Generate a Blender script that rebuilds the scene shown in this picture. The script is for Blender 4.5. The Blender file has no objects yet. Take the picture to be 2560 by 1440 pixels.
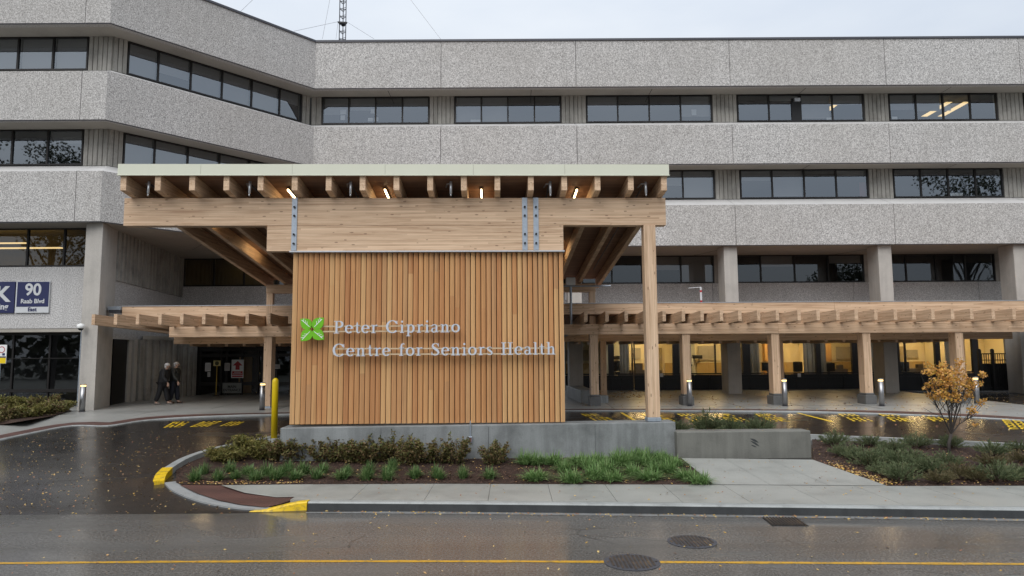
import bpy, bmesh, math, random
from mathutils import Vector, Matrix
R_ = math.radians
random.seed(7)
S = bpy.context.scene
COL = S.collection

# ------------------------------------------------------------------ camera model
F = 1740.0; PITCH = R_(5.5); ROLL = .0063; CZ = 2.85
_r0 = Vector((1, 0, 0)); _u0 = Vector((0, -math.sin(PITCH), math.cos(PITCH))); FW = Vector((0, math.cos(PITCH), math.sin(PITCH)))
RT = _r0 * math.cos(ROLL) - _u0 * math.sin(ROLL); UP = _u0 * math.cos(ROLL) + _r0 * math.sin(ROLL)
CAM = Vector((0, 0, CZ))
def ray(px, py): return FW + RT * ((px - 1280) / F) + UP * ((720 - py) / F)
def oY(px, py, Y):
    d = ray(px, py); return CAM + d * (Y / d.y)
SLD = .0805
def onD(px, py, off=0.0, a=-SLD * 13.05, b=SLD):       # point on the sloping drive plane z = a + b*Y + off
    d = ray(px, py); t = (a + off - CZ) / (d.z - b * d.y); return CAM + d * t
def oZ(px, py, z):
    d = ray(px, py); return CAM + d * ((z - CZ) / d.z)
def D(y): return max(0.0, (y - 13.05) * SLD)
def PZ(x, y): return min(D(y) + .03, .9 + .01 * (y - 24))
TH = R_(1.5); CO = Vector((0, 17.4, 0))                     # canopy frame
CX = Vector((math.cos(TH), math.sin(TH), 0)); CY = Vector((-math.sin(TH), math.cos(TH), 0))
def cl(px, py, yl):                                         # photo point on the canopy plane local y = yl -> (x, z)
    d = ray(px, py); t = ((CO - CAM).dot(CY) + yl) / d.dot(CY); p = CAM + d * t
    return (p - CO).dot(CX), p.z
def c2w(x, y, z): return CO + CX * x + CY * y + Vector((0, 0, z))

cam = bpy.data.cameras.new('camera'); co = bpy.data.objects.new('camera', cam); COL.objects.link(co)
cam.sensor_width = 36; cam.lens = F / 2560 * 36; cam.clip_end = 1000; cam.clip_start = .05
m = Matrix((RT, UP, -FW)).transposed().to_4x4(); m.translation = CAM; co.matrix_world = m
S.camera = co

# ------------------------------------------------------------------ materials
MATS = {}
class NT:
    def __init__(s, name):
        s.m = bpy.data.materials.new(name); s.m.use_nodes = True; s.t = s.m.node_tree; s.t.nodes.clear()
        s.out = s.n('ShaderNodeOutputMaterial'); MATS[name] = s.m
    def n(s, typ, **kw):
        nd = s.t.nodes.new(typ)
        for k, v in kw.items():
            if k in nd.inputs.keys() if hasattr(nd.inputs, 'keys') else False: nd.inputs[k].default_value = v
            else: setattr(nd, k, v)
        return nd
    def l(s, a, b): s.t.links.new(a, b)
    def val(s, sock, v):
        if hasattr(v, 'is_output') : s.l(v, sock)
        else: sock.default_value = v
    def math(s, op, a, b=0.0, c=None, clamp=False):
        nd = s.n('ShaderNodeMath'); nd.operation = op; nd.use_clamp = clamp
        s.val(nd.inputs[0], a); s.val(nd.inputs[1], b)
        if c is not None: s.val(nd.inputs[2], c)
        return nd.outputs[0]
    def coord(s, scale=(1, 1, 1), kind='Object'):
        tc = s.n('ShaderNodeTexCoord'); mp = s.n('ShaderNodeMapping'); s.l(tc.outputs[kind], mp.inputs[0]); mp.inputs['Scale'].default_value = scale
        return mp.outputs[0]
    def noise(s, vec, scale, detail=3, rough=.5, dist=0):
        nd = s.n('ShaderNodeTexNoise'); s.l(vec, nd.inputs['Vector']); nd.inputs['Scale'].default_value = scale
        nd.inputs['Detail'].default_value = detail; nd.inputs['Roughness'].default_value = rough; nd.inputs['Distortion'].default_value = dist
        return nd.outputs[0]
    def ramp(s, fac, stops):
        nd = s.n('ShaderNodeValToRGB'); s.l(fac, nd.inputs[0]); e = nd.color_ramp.elements
        while len(e) < len(stops): e.new(.5)
        for i, (p, c) in enumerate(stops):
            e[i].position = p; e[i].color = (c[0], c[1], c[2], 1) if not isinstance(c, (int, float)) else (c, c, c, 1)
        return nd.outputs[0]
    def mix(s, fac, a, b, mode='MIX'):
        nd = s.n('ShaderNodeMix'); nd.data_type = 'RGBA'; nd.blend_type = mode
        s.val(nd.inputs[0], fac)
        for k, v in ((6, a), (7, b)):
            if isinstance(v, tuple): nd.inputs[k].default_value = (*v[:3], 1)
            else: s.l(v, nd.inputs[k])
        return nd.outputs[2]
    def bump(s, h, strength=.3, dist=.01):
        nd = s.n('ShaderNodeBump'); s.l(h, nd.inputs['Height']); nd.inputs['Strength'].default_value = strength; nd.inputs['Distance'].default_value = dist
        return nd.outputs[0]
    def pbsdf(s, col, rough=.6, metal=0, normal=None, spec=.5, coat=0):
        b = s.n('ShaderNodeBsdfPrincipled')
        if isinstance(col, tuple): b.inputs['Base Color'].default_value = (*col[:3], 1)
        else: s.l(col, b.inputs['Base Color'])
        s.val(b.inputs['Roughness'], rough); b.inputs['Metallic'].default_value = metal
        b.inputs['Specular IOR Level'].default_value = spec; b.inputs['Coat Weight'].default_value = coat
        if normal is not None: s.l(normal, b.inputs['Normal'])
        s.l(b.outputs[0], s.out.inputs[0]); return b

def plain(name, col, rough=.5, metal=0, var=.12, scale=6, spec=.5):
    t = NT(name); n = t.noise(t.coord(), scale, 4)
    c = t.mix(n, tuple(v * (1 - var) for v in col), tuple(min(1, v * (1 + var)) for v in col))
    t.pbsdf(c, rough, metal, spec=spec); return t.m

def mat_aggregate(name, lo, hi):
    t = NT(name); v = t.coord()
    n = t.noise(v, 25, 2, .7); n2 = t.noise(v, .35, 4)
    c = t.ramp(n, [(.33, lo), (.5, tuple((a + b) / 2 for a, b in zip(lo, hi))), (.66, hi)])
    st = t.noise(t.coord((2.2, 2.2, .10)), 1.5, 4, .65)
    pt = t.noise(v, .16, 3, .6)
    c = t.mix(t.ramp(pt, [(.40, .22), (.62, 0.0)]), c, (.36, .33, .29))
    c = t.mix(t.math('MULTIPLY', n2, .35), c, (.30, .285, .27))
    c = t.mix(t.ramp(st, [(.36, .08), (.54, 0.0)]), c, (.15, .142, .13))
    t.pbsdf(c, .85, normal=t.bump(n, .5, .02), spec=.25); return t.m
def mat_concrete(name, base, stain=.5, rough=.75, streak=True, scale=1.0):
    t = NT(name); v = t.coord()
    n = t.noise(v, 1.3 * scale, 6, .6); f = t.noise(v, 60, 3)
    lo = tuple(b * (1 - .45 * stain) for b in base); hi = tuple(min(1, b * (1 + .18 * stain)) for b in base)
    c = t.ramp(n, [(.3, lo), (.5, base), (.7, hi)])
    if streak:
        s_ = t.noise(t.coord((2.2, 2.2, .18)), 2.0, 4, .6)
        c = t.mix(t.ramp(s_, [(.38, .45 * stain), (.56, 0.0)]), c, tuple(b * .42 for b in base))
    p = t.noise(v, 9, 4, .7)
    c = t.mix(t.ramp(p, [(.30, .5 * stain), (.40, 0.0)]), c, tuple(b * .45 for b in base))
    c = t.mix(.12, c, t.ramp(f, [(.3, 0.0), (.7, tuple(min(1, b * 2) for b in base))]))
    t.pbsdf(c, rough, normal=t.bump(p, .15, .01), spec=.35); return t.m

def mat_wood(name, axis, cols, lam=.042, lam_axis=None, knots=True, rough=.55, island=False):
    """axis: grain direction 0/1/2; lam_axis: axis along which laminations stack"""
    t = NT(name)
    sc = [26, 26, 26]; sc[axis] = .9
    g = t.noise(t.coord(tuple(sc)), 1.0, 5, .62, .3)
    sc2 = [70, 70, 70]; sc2[axis] = 2.5
    g2 = t.noise(t.coord(tuple(sc2)), 1.0, 3, .6)
    c = t.ramp(g, [(.32, cols[0]), (.48, cols[1]), (.66, cols[2])])
    c = t.mix(t.ramp(g2, [(.3, .35), (.5, 0.0)]), c, tuple(v * .62 for v in cols[0]))
    if lam_axis is not None:
        tc = t.n('ShaderNodeTexCoord'); sp = t.n('ShaderNodeSeparateXYZ'); t.l(tc.outputs['Object'], sp.inputs[0])
        q = t.math('DIVIDE', sp.outputs[lam_axis], lam)
        fl = t.math('FLOOR', q); oi = t.n('ShaderNodeObjectInfo')
        al = t.math('FLOOR', t.math('ADD', t.math('MULTIPLY', sp.outputs[axis], .42), t.math('MULTIPLY', fl, .37)))
        wn = t.n('ShaderNodeTexWhiteNoise'); wn.noise_dimensions = '3D'; cb = t.n('ShaderNodeCombineXYZ')
        t.l(fl, cb.inputs[0]); t.l(al, cb.inputs[1]); t.l(oi.outputs['Random'], cb.inputs[2]); t.l(cb.outputs[0], wn.inputs['Vector'])
        c = t.mix(t.ramp(wn.outputs['Value'], [(0, 0.0), (1, .55)]), c, t.mix(wn.outputs['Value'], tuple(v * .8 for v in cols[1]), tuple(min(1, v * 1.22) for v in cols[2])))
        fr = t.math('FRACT', q)
        c = t.mix(t.math('MULTIPLY', t.math('LESS_THAN', fr, .1), .3), c, tuple(v * .45 for v in cols[0]))
    if island:
        gi = t.n('ShaderNodeNewGeometry'); rnd = gi.outputs['Random Per Island']
        c = t.mix(.62, c, t.ramp(rnd, [(0, cols[3]), (.3, cols[4]), (.6, cols[5]), (1, cols[6])]), 'MULTIPLY') if False else t.mix(.55, c, t.ramp(rnd, [(0, cols[3]), (.25, cols[4]), (.5, cols[5]), (.75, cols[6]), (1, cols[4])]))
    if knots:
        sk = [9, 9, 9]; sk[axis] = 3.0
        k = t.n('ShaderNodeTexVoronoi'); t.l(t.coord(tuple(sk)), k.inputs['Vector']); k.inputs['Scale'].default_value = 1.0
        kd = t.math('LESS_THAN', k.outputs['Distance'], .13)
        c = t.mix(t.math('MULTIPLY', kd, .6), c, (.10, .045, .02))
    t.pbsdf(c, rough, normal=t.bump(g, .12, .004), spec=.3); return t.m

AGG = mat_aggregate('aggregate_concrete', (.19, .186, .184), (.83, .815, .798))
AGGD = mat_aggregate('aggregate_panel', (.30, .295, .295), (.86, .85, .84))  # same aggregate, colour lightened to make up for the soffit shade
SOF = mat_concrete('soffit_concrete', (.40, .375, .33), .35, .8, False, .5)
SILL = mat_concrete('sill_concrete', (.55, .54, .53), .25, .7, False)
CONC = mat_concrete('column_concrete', (.46, .435, .40), .35, .75, True)
RIB = mat_concrete('ribbed_concrete', (.36, .345, .315), .95, .8, True)
BASE = mat_concrete('plinth_concrete', (.225, .238, .24), .95, .5, True)
BENCH = mat_concrete('bench_concrete', (.165, .165, .148), .7, .5, True)
WALK = mat_concrete('walk_concrete', (.305, .308, .287), .6, .36, False, .8)
PLAZA = mat_concrete('plaza_concrete', (.30, .30, .285), .7, .34, False, .35)
KERB = mat_concrete('kerb_concrete', (.30, .315, .31), .7, .45, False, 2)
KERBF = mat_concrete('kerb_wet', (.045, .048, .05), .6, .3, True, 2)
GLU = dict(lam=.045)
gl = [(.41, .255, .155), (.56, .385, .25), (.68, .50, .345)]
WX = mat_wood('glulam_x', 0, gl, .045, 2); WY = mat_wood('glulam_y', 1, gl, .045, 2); WZ = mat_wood('glulam_z', 2, gl, .045, 0)
DECK = mat_wood('deck_boards', 0, [(.16, .085, .05), (.22, .12, .075), (.28, .16, .10)], .12, 1, False)
SLAT = mat_wood('fir_slats', 2, [(.38, .18, .075), (.58, .295, .13), (.72, .41, .19), (.50, .22, .095), (.68, .36, .155), (.84, .56, .27), (.55, .33, .17)], knots=False, island=True)
CAB = mat_wood('cabinet_wood', 2, [(.45, .26, .10), (.55, .34, .14), (.6, .38, .17)], knots=False)
FASC = plain('pale_fascia_metal', (.63, .64, .525), .45, .0, .05, 1.5)
FLASH = plain('flashing_metal', (.55, .57, .60), .35, .6, .08)
BRONZE = plain('bronze_frame', (.018, .016, .015), .4, .3, .2)
DARKM = plain('dark_coping', (.07, .072, .085), .5, .3, .1)
BLACK = plain('black_iron', (.012, .012, .013), .45, .2)
GALV = plain('galvanised_steel', (.36, .41, .47), .42, .55, .25, 14)
STEEL = plain('brushed_steel', (.34, .34, .35), .33, .9, .15, 5)
LETT = plain('letter_metal', (.56, .60, .67), .45, .15, .05)
GREEN = plain('leaf_green', (.14, .46, .004), .45, 0, .06, 4)
WHITE = plain('white_paint', (.78, .79, .78), .5, 0, .05)
YEL = plain('yellow_paint', (.80, .58, .006), .42, 0, .07, 3)
NAVY = plain('navy_sign', (.018, .024, .095), .4, 0, .05)
SIGNW = plain('sign_white', (.62, .64, .66), .5, 0, .04)
RED = plain('red_sign', (.42, .03, .035), .5, 0, .06)
RAILM = plain('rail_tan', (.55, .42, .27), .5, 0, .08)
PAPER = plain('paper', (.55, .54, .53), .8, 0, .05)
BLINDM = plain('roller_blind', (.42, .42, .415), .9, 0, .06, .6)
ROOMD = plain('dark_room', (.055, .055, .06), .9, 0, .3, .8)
ROOMW = plain('cream_wall', (.74, .66, .46), .8, 0, .05, .6)
TACT = None
def emis(name, col, st):
    t = NT(name); e = t.n('ShaderNodeEmission'); e.inputs[0].default_value = (*col, 1); e.inputs[1].default_value = st; t.l(e.outputs[0], t.out.inputs[0]); return t.m
TUBE = emis('lit_tube', (1, .72, .38), 12)
RING = emis('lit_ring', (1, .66, .24), 2.6)
CEIL = emis('lit_ceiling_panel', (1, .735, .36), 38.0)
CEILW = emis('lit_office_panel', (1, .72, .33), 1.5)
def glass(name, refl, tint):
    t = NT(name); g = t.n('ShaderNodeBsdfGlossy'); g.inputs['Roughness'].default_value = .015; g.inputs[0].default_value = (.86, .93, 1, 1)
    tr = t.n('ShaderNodeBsdfTransparent'); tr.inputs[0].default_value = (*tint, 1); mx = t.n('ShaderNodeMixShader')
    lw = t.n('ShaderNodeLayerWeight'); lw.inputs[0].default_value = .35
    f = t.math('ADD', t.math('MULTIPLY', lw.outputs['Fresnel'], .5), refl, clamp=True)
    wv = t.noise(t.coord(), .9, 2); t.l(t.bump(wv, .05, .02), g.inputs['Normal'])
    t.l(f, mx.inputs[0]); t.l(tr.outputs[0], mx.inputs[1]); t.l(g.outputs[0], mx.inputs[2]); t.l(mx.outputs[0], t.out.inputs[0]); return t.m
GLASS = glass('tinted_glass', .20, (.60, .61, .62))
GLASS4 = glass('dark_glass', .07, (.55, .55, .54))
GLASSG = glass('clear_glass', .025, (.82, .81, .78))

def mat_asphalt(name, base, wet, speck, worn=False):
    t = NT(name); v = t.coord()
    n = t.noise(v, .22, 5, .6); f = t.noise(v, 27, 4, .9); g = t.noise(t.coord((.55, 1, 1)), .55, 5, .6, .6)
    c = t.mix(t.math('MULTIPLY', n, .8), base, tuple(b * .62 for b in base))
    c = t.mix(t.ramp(f, [(.47, 0.0), (.66, speck)]), c, (.27, .26, .245))
    if worn:
        vo = t.n('ShaderNodeTexVoronoi'); vo.feature = 'DISTANCE_TO_EDGE'; wv = t.n('ShaderNodeMix'); wv.data_type = 'VECTOR'
        dn = t.n('ShaderNodeTexNoise'); t.l(v, dn.inputs['Vector']); dn.inputs['Scale'].default_value = 1.6; dn.inputs['Detail'].default_value = 4
        wv.inputs[0].default_value = .22; t.l(v, wv.inputs[4]); t.l(dn.outputs[1], wv.inputs[5]); t.l(wv.outputs[1], vo.inputs['Vector']); vo.inputs['Scale'].default_value = .55
        ck = t.math('MULTIPLY', t.math('LESS_THAN', vo.outputs['Distance'], .0065), t.ramp(t.noise(v, .5, 2), [(.56, 0.0), (.62, .45)]))
        c = t.mix(ck, c, tuple(b * .25 for b in base))
        tr_ = t.noise(t.coord((.04, 1.1, 1)), 1.0, 3, .5); c = t.mix(t.ramp(tr_, [(.40, .35), (.58, 0.0)]), c, tuple(b * .6 for b in base))
    r = t.ramp(g, [(.38, wet[0]), (.62, wet[1])])
    lines = t.noise(t.coord((.35, .8, 1)), .9, 4, .6)
    r = t.mix(t.ramp(lines, [(.4, .5), (.6, 0.0)]), r, (wet[0],) * 3)
    t.pbsdf(c, r, normal=t.bump(f, wet[2], .006), spec=.5); return t.m
ROAD = mat_asphalt('road_asphalt', (.100, .096, .090), (.10, .40, .08), .8, True)
DRV = mat_asphalt('drive_asphalt', (.024, .0215, .020), (.13, .32, .10), .10)
def mat_mulch():
    t = NT('mulch'); v = t.coord(); n = t.noise(v, 30, 4, .7); n2 = t.noise(v, 1.5, 3)
    c = t.ramp(n, [(.35, (.014, .008, .007)), (.5, (.045, .026, .02)), (.68, (.12, .07, .045))])
    t.pbsdf(c, .8, normal=t.bump(n, .9, .04), spec=.3); return t.m
MULCH = mat_mulch()
def mat_tact():
    t = NT('tactile_paving'); v = t.coord(); vo = t.n('ShaderNodeTexVoronoi'); t.l(v, vo.inputs['Vector']); vo.inputs['Scale'].default_value = 17; vo.inputs['Randomness'].default_value = 0
    c = t.ramp(vo.outputs['Distance'], [(.25, (.15, .07, .055)), (.42, (.075, .036, .03))])
    t.pbsdf(c, .5, normal=t.bump(t.math('SUBTRACT', 1.0, vo.outputs['Distance']), .6, .02)); return t.m
TACT = mat_tact()
def mat_leaf(name, cols, rough=.5, trans=.25):
    t = NT(name); gi = t.n('ShaderNodeNewGeometry'); n = t.noise(t.coord(), 2.6, 2)
    r = t.math('ADD', t.math('MULTIPLY', gi.outputs['Random Per Island'], .7), t.math('MULTIPLY', n, .35))
    st = [(i / (len(cols) - 1), c) for i, c in enumerate(cols)]
    c = t.ramp(r, st); b = t.pbsdf(c, rough, spec=.3)
    tl = t.n('ShaderNodeBsdfTranslucent'); t.l(c, tl.inputs[0]); mx = t.n('ShaderNodeMixShader'); mx.inputs[0].default_value = trans
    t.l(b.outputs[0], mx.inputs[1]); t.l(tl.outputs[0], mx.inputs[2]); t.l(mx.outputs[0], t.out.inputs[0]); return t.m
L_SHRUB = mat_leaf('shrub_leaf', [(.055, .075, .022), (.12, .135, .045), (.19, .17, .06), (.17, .10, .055), (.23, .22, .09)])
L_SHRUBG = mat_leaf('shrub_leaf_olive', [(.075, .085, .02), (.16, .165, .045), (.24, .20, .065), (.28, .26, .09)])
L_SEDGE = mat_leaf('sedge_blade', [(.04, .085, .025), (.085, .165, .05), (.14, .23, .08), (.24, .27, .12)])
L_GRASS = mat_leaf('grass_blade', [(.05, .11, .03), (.11, .21, .06), (.18, .30, .10), (.28, .34, .16)])
L_JUN = mat_leaf('juniper_needle', [(.055, .08, .04), (.12, .16, .08), (.175, .215, .11), (.26, .25, .13)])
L_JUNB = mat_leaf('juniper_brown', [(.07, .075, .035), (.14, .13, .06), (.20, .16, .085), (.12, .13, .065)])
L_MAPLE = mat_leaf('maple_leaf', [(.20, .19, .04), (.45, .28, .05), (.66, .35, .07), (.72, .42, .14), (.60, .27, .11)])
L_TREE = mat_leaf('tree_leaf', [(.012, .02, .01), (.03, .04, .018), (.05, .05, .02)])
L_FALL = mat_leaf('fallen_leaf', [(.30, .15, .035), (.45, .28, .06), (.55, .40, .16), (.28, .10, .05), (.5, .42, .25)], .6, 0)
CHIP = mat_leaf('mulch_chip', [(.02, .011, .009), (.055, .03, .024), (.10, .058, .042), (.19, .115, .08)], .8, 0)
BARK = plain('bark', (.045, .038, .033), .8, 0, .4, 14)
STEMM = plain('shrub_stem', (.07, .045, .03), .8, 0, .3, 10)
SKIN = plain('skin', (.48, .30, .22), .5, 0, .06)
HAIR = plain('grey_hair', (.62, .61, .60), .6, 0, .12, 20)
COAT = plain('black_coat', (.010, .010, .012), .75, 0, .3, 6)
JACK = plain('dark_jacket', (.022, .024, .021), .6, 0, .3, 6)
TROU = plain('black_trousers', (.008, .008, .010), .8, 0, .3, 6)
TROUN = plain('navy_trousers', (.010, .012, .022), .8, 0, .3, 6)
SHOE = plain('shoe', (.16, .13, .11), .6, 0, .2, 9)
YLINE = None
def mat_line(name, col, wear):
    t = NT(name); n = t.noise(t.coord((1, 1, 1)), 9, 5, .7)
    c = t.mix(t.ramp(n, [(.36, wear), (.52, 0.0)]), col, (.10, .085, .05)); t.pbsdf(c, .35, spec=.5); return t.m
YLINE = mat_line('road_line_paint', (.55, .30, .02), .55); YMARK = mat_line('stall_paint', (.84, .56, .02), .5)
YKERB = mat_line('yellow_kerb_paint', (.72, .47, .006), .55)

# ------------------------------------------------------------------ mesh helpers
class MB:
    def __init__(s): s.v = []; s.f = []
    def add(s, vs, fs):
        o = len(s.v); s.v += [tuple(v) for v in vs]; s.f += [tuple(i + o for i in f) for f in fs]; return s
    def box(s, x0, x1, y0, y1, z0, z1, M=None):
        vs = [Vector((x, y, z)) for z in (z0, z1) for y in (y0, y1) for x in (x0, x1)]
        if M: vs = [M @ v for v in vs]
        return s.add(vs, [(0, 2, 3, 1), (4, 5, 7, 6), (0, 1, 5, 4), (1, 3, 7, 5), (3, 2, 6, 7), (2, 0, 4, 6)])
    def bar(s, a, b, w, h, up=(0, 0, 1)):               # box beam from a to b, w wide, h deep
        a = Vector(a); b = Vector(b); d = (b - a).normalized(); u = Vector(up); r = d.cross(u).normalized(); u = r.cross(d)
        vs = [p + r * (sx * w / 2) + u * (sz * h / 2) for p in (a, b) for sz in (-1, 1) for sx in (-1, 1)]
        return s.add(vs, [(0, 1, 3, 2), (4, 6, 7, 5), (0, 4, 5, 1), (1, 5, 7, 3), (3, 7, 6, 2), (2, 6, 4, 0)])
    def tube(s, pts, rs, n=8, cap=True):
        pts = [Vector(p) for p in pts]; rs = rs if isinstance(rs, (list, tuple)) else [rs] * len(pts); rings = []
        for i, p in enumerate(pts):
            d = (pts[min(i + 1, len(pts) - 1)] - pts[max(i - 1, 0)]).normalized()
            a = Vector((0, 0, 1)) if abs(d.z) < .9 else Vector((1, 0, 0)); r = d.cross(a).normalized(); u = r.cross(d)
            rings.append([p + (r * math.cos(2 * math.pi * k / n) + u * math.sin(2 * math.pi * k / n)) * rs[i] for k in range(n)])
        vs = [v for r in rings for v in r]; fs = []
        for i in range(len(rings) - 1):
            for k in range(n): fs.append((i * n + k, i * n + (k + 1) % n, (i + 1) * n + (k + 1) % n, (i + 1) * n + k))
        if cap: fs.append(tuple(range(n))[::-1]); fs.append(tuple(range((len(rings) - 1) * n, len(rings) * n)))
        return s.add(vs, fs)
    def lathe(s, prof, n=20, c=(0, 0)):
        vs = [(c[0] + r * math.cos(2 * math.pi * k / n), c[1] + r * math.sin(2 * math.pi * k / n), z) for r, z in prof for k in range(n)]
        fs = [(i * n + k, i * n + (k + 1) % n, (i + 1) * n + (k + 1) % n, (i + 1) * n + k) for i in range(len(prof) - 1) for k in range(n)]
        fs.append(tuple(range(n))[::-1]); fs.append(tuple(range((len(prof) - 1) * n, len(prof) * n)))
        return s.add(vs, fs)
    def prism(s, poly, z0, z1):                         # poly: (x,y) list ccw; z0/z1 number or function
        n = len(poly); g = lambda z, p: z(p[0], p[1]) if callable(z) else z
        vs = [(p[0], p[1], g(z0, p)) for p in poly] + [(p[0], p[1], g(z1, p)) for p in poly]
        fs = [tuple(range(n))[::-1], tuple(range(n, 2 * n))] + [(i, (i + 1) % n, n + (i + 1) % n, n + i) for i in range(n)]
        return s.add(vs, fs)
    def quad(s, a, b, c, d): return s.add([a, b, c, d], [(0, 1, 2, 3)])
    def ell(s, c, r, n=10, m_=7):
        c = Vector(c); vs = []; fs = []
        for i in range(1, m_):
            th = math.pi * i / m_
            for k in range(n):
                ph = 2 * math.pi * k / n; vs.append((c.x + r[0] * math.sin(th) * math.cos(ph), c.y + r[1] * math.sin(th) * math.sin(ph), c.z + r[2] * math.cos(th)))
        for i in range(m_ - 2):
            for k in range(n): fs.append((i * n + k, (i + 1) * n + k, (i + 1) * n + (k + 1) % n, i * n + (k + 1) % n))
        a = len(vs); vs += [(c.x, c.y, c.z + r[2]), (c.x, c.y, c.z - r[2])]
        for k in range(n): fs.append((a, k, (k + 1) % n)); fs.append((a + 1, (m_ - 2) * n + (k + 1) % n, (m_ - 2) * n + k))
        return s.add(vs, fs)
    def build(s, name, mat, parent=None, smooth=False, bevel=0, loc=None):
        me = bpy.data.meshes.new(name); me.from_pydata([tuple(v) for v in s.v], [], s.f); me.validate(); me.update()
        bm = bmesh.new(); bm.from_mesh(me); bmesh.ops.recalc_face_normals(bm, faces=bm.faces); bm.to_mesh(me); bm.free()
        me.materials.append(mat)
        o = bpy.data.objects.new(name, me); COL.objects.link(o)
        if parent: o.parent = parent
        if loc is not None: o.location = loc
        if smooth:
            for p in me.polygons: p.use_smooth = True
        if bevel:
            b = o.modifiers.new('bevel', 'BEVEL'); b.width = bevel; b.segments = 2; b.limit_method = 'ANGLE'; b.angle_limit = R_(40)
        return o
def tag(o, label=None, cat=None, group=None, kind=None):
    if label: o['label'] = label
    if cat: o['category'] = cat
    if group: o['group'] = group
    if kind: o['kind'] = kind
    return o
def empty(name, loc=(0, 0, 0), rz=0):
    o = bpy.data.objects.new(name, None); COL.objects.link(o); o.location = loc; o.rotation_euler = (0, 0, rz); o.empty_display_size = .2; return o
def copy_tree(o, parent=None):
    c = o.copy(); COL.objects.link(c)
    if parent: c.parent = parent
    for ch in [x for x in o.children]: copy_tree(ch, c)
    return c
def struct(o, kind='structure'): o['kind'] = kind; return o
ORD = 'first second third fourth fifth sixth seventh eighth ninth tenth eleventh twelfth thirteenth fourteenth fifteenth sixteenth seventeenth eighteenth nineteenth twentieth'.split()
def text(name, body, size, mat, parent, M, extrude=.004, bold=0.0, align='CENTER'):
    cu = bpy.data.curves.new('txt', 'FONT'); cu.body = body; cu.size = size; cu.extrude = extrude; cu.offset = bold; cu.align_x = align
    o = bpy.data.objects.new('txt', cu); COL.objects.link(o); bpy.context.view_layer.update()
    dg = bpy.context.evaluated_depsgraph_get(); me = bpy.data.meshes.new_from_object(o.evaluated_get(dg))
    bpy.data.objects.remove(o); bpy.data.curves.remove(cu)
    me.transform(M); me.materials.clear(); me.materials.append(mat)
    r = bpy.data.objects.new(name, me); COL.objects.link(r)
    if parent: r.parent = parent
    return r
STAND = Matrix.Rotation(R_(90), 4, 'X')                   # text standing up, facing -Y

# ------------------------------------------------------------------ ground
def sheet(name, mat, x0, x1, y0, y1, zf, nx=2, ny=2):
    b = MB(); vs = []; fs = []
    for j in range(ny + 1):
        for i in range(nx + 1):
            x = x0 + (x1 - x0) * i / nx; y = y0 + (y1 - y0) * j / ny; vs.append((x, y, zf(x, y)))
    for j in range(ny):
        for i in range(nx):
            a = j * (nx + 1) + i; fs.append((a, a + 1, a + nx + 2, a + nx + 1))
    return struct(b.add(vs, fs).build(name, mat))
sheet('ground', plain('far_ground', (.12, .12, .10), .9), -400, 400, -400, 400, lambda x, y: -.25 if y < 13.05 else -.06)
sheet('road', ROAD, -80, 80, -8, 13.05, lambda x, y: 0)
sheet('drive', DRV, -60, 60, 13.05, 60, lambda x, y: min(SLD * (y - 13.05), .872) - .0, 2, 24)
KP = [(-3.8, 13.40), (-.8, 13.22), (2.3, 12.99), (5.6, 12.72), (8.9, 12.42), (14, 11.9), (30, 10.0)]   # front kerb, back of top edge line
def sweep_kerb(name, pts, w, drop, mat, parent=None):
    b = MB(); P = [Vector(p) for p in pts]; n = len(P); rows = []
    for i, p in enumerate(P):
        d = P[min(i + 1, n - 1)] - P[max(i - 1, 0)]; d.z = 0; d.normalize(); r = Vector((d.y, -d.x, 0))
        rows += [p, p + r * (w - .02) , p + r * w + Vector((0, 0, -.025)), p + r * (w + .02) + Vector((0, 0, -drop)), p + Vector((0, 0, -drop))]
    fs = []
    for i in range(n - 1):
        for k in range(5): fs.append((i * 5 + k, i * 5 + (k + 1) % 5, (i + 1) * 5 + (k + 1) % 5, (i + 1) * 5 + k))
    fs += [(0, 1, 2, 3, 4), tuple((n - 1) * 5 + k for k in (4, 3, 2, 1, 0))]
    return b.add(rows, fs).build(name, mat, parent)
def smooth_path(pts, n=6):
    P = [Vector(p) for p in pts]; out = []
    for i in range(len(P) - 1):
        a, b, c, d = P[max(i - 1, 0)], P[i], P[i + 1], P[min(i + 2, len(P) - 1)]
        for k in range(n):
            t = k / n; out.append(.5 * ((2 * b) + (c - a) * t + (2 * a - 5 * b + 4 * c - d) * t * t + (3 * b - a - 3 * c + d) * t ** 3))
    return out + [P[-1]]
fk = struct(sweep_kerb('kerb', [(x, y, .165) for x, y in KP], .17, .20, KERB))
# dark wet face of the kerb is a stain of its own material set 3 mm proud of the face
wf = MB()
for (xa, ya), (xb, yb) in zip(KP[:-1], KP[1:]):
    d = Vector((xb - xa, yb - ya, 0)).normalized(); r = Vector((d.y, -d.x, 0)) * .176; r2 = Vector((d.y, -d.x, 0)) * .196
    wf.quad(Vector((xa, ya, .135)) + r, Vector((xb, yb, .135)) + r, Vector((xb, yb, -.01)) + r2, Vector((xa, ya, -.01)) + r2)
wf.build('kerb_face', KERBF, fk)
# gutter strip
g = MB()
for (xa, ya), (xb, yb) in zip(KP[:-1], KP[1:]):
    g.quad((xa, ya - .19, .005), (xa, ya - .36, .005), (xb, yb - .36, .005), (xb, yb - .19, .005))
struct(g.build('gutter', mat_concrete('gutter_concrete', (.20, .20, .195), .7, .4, False, 2)))
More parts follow.
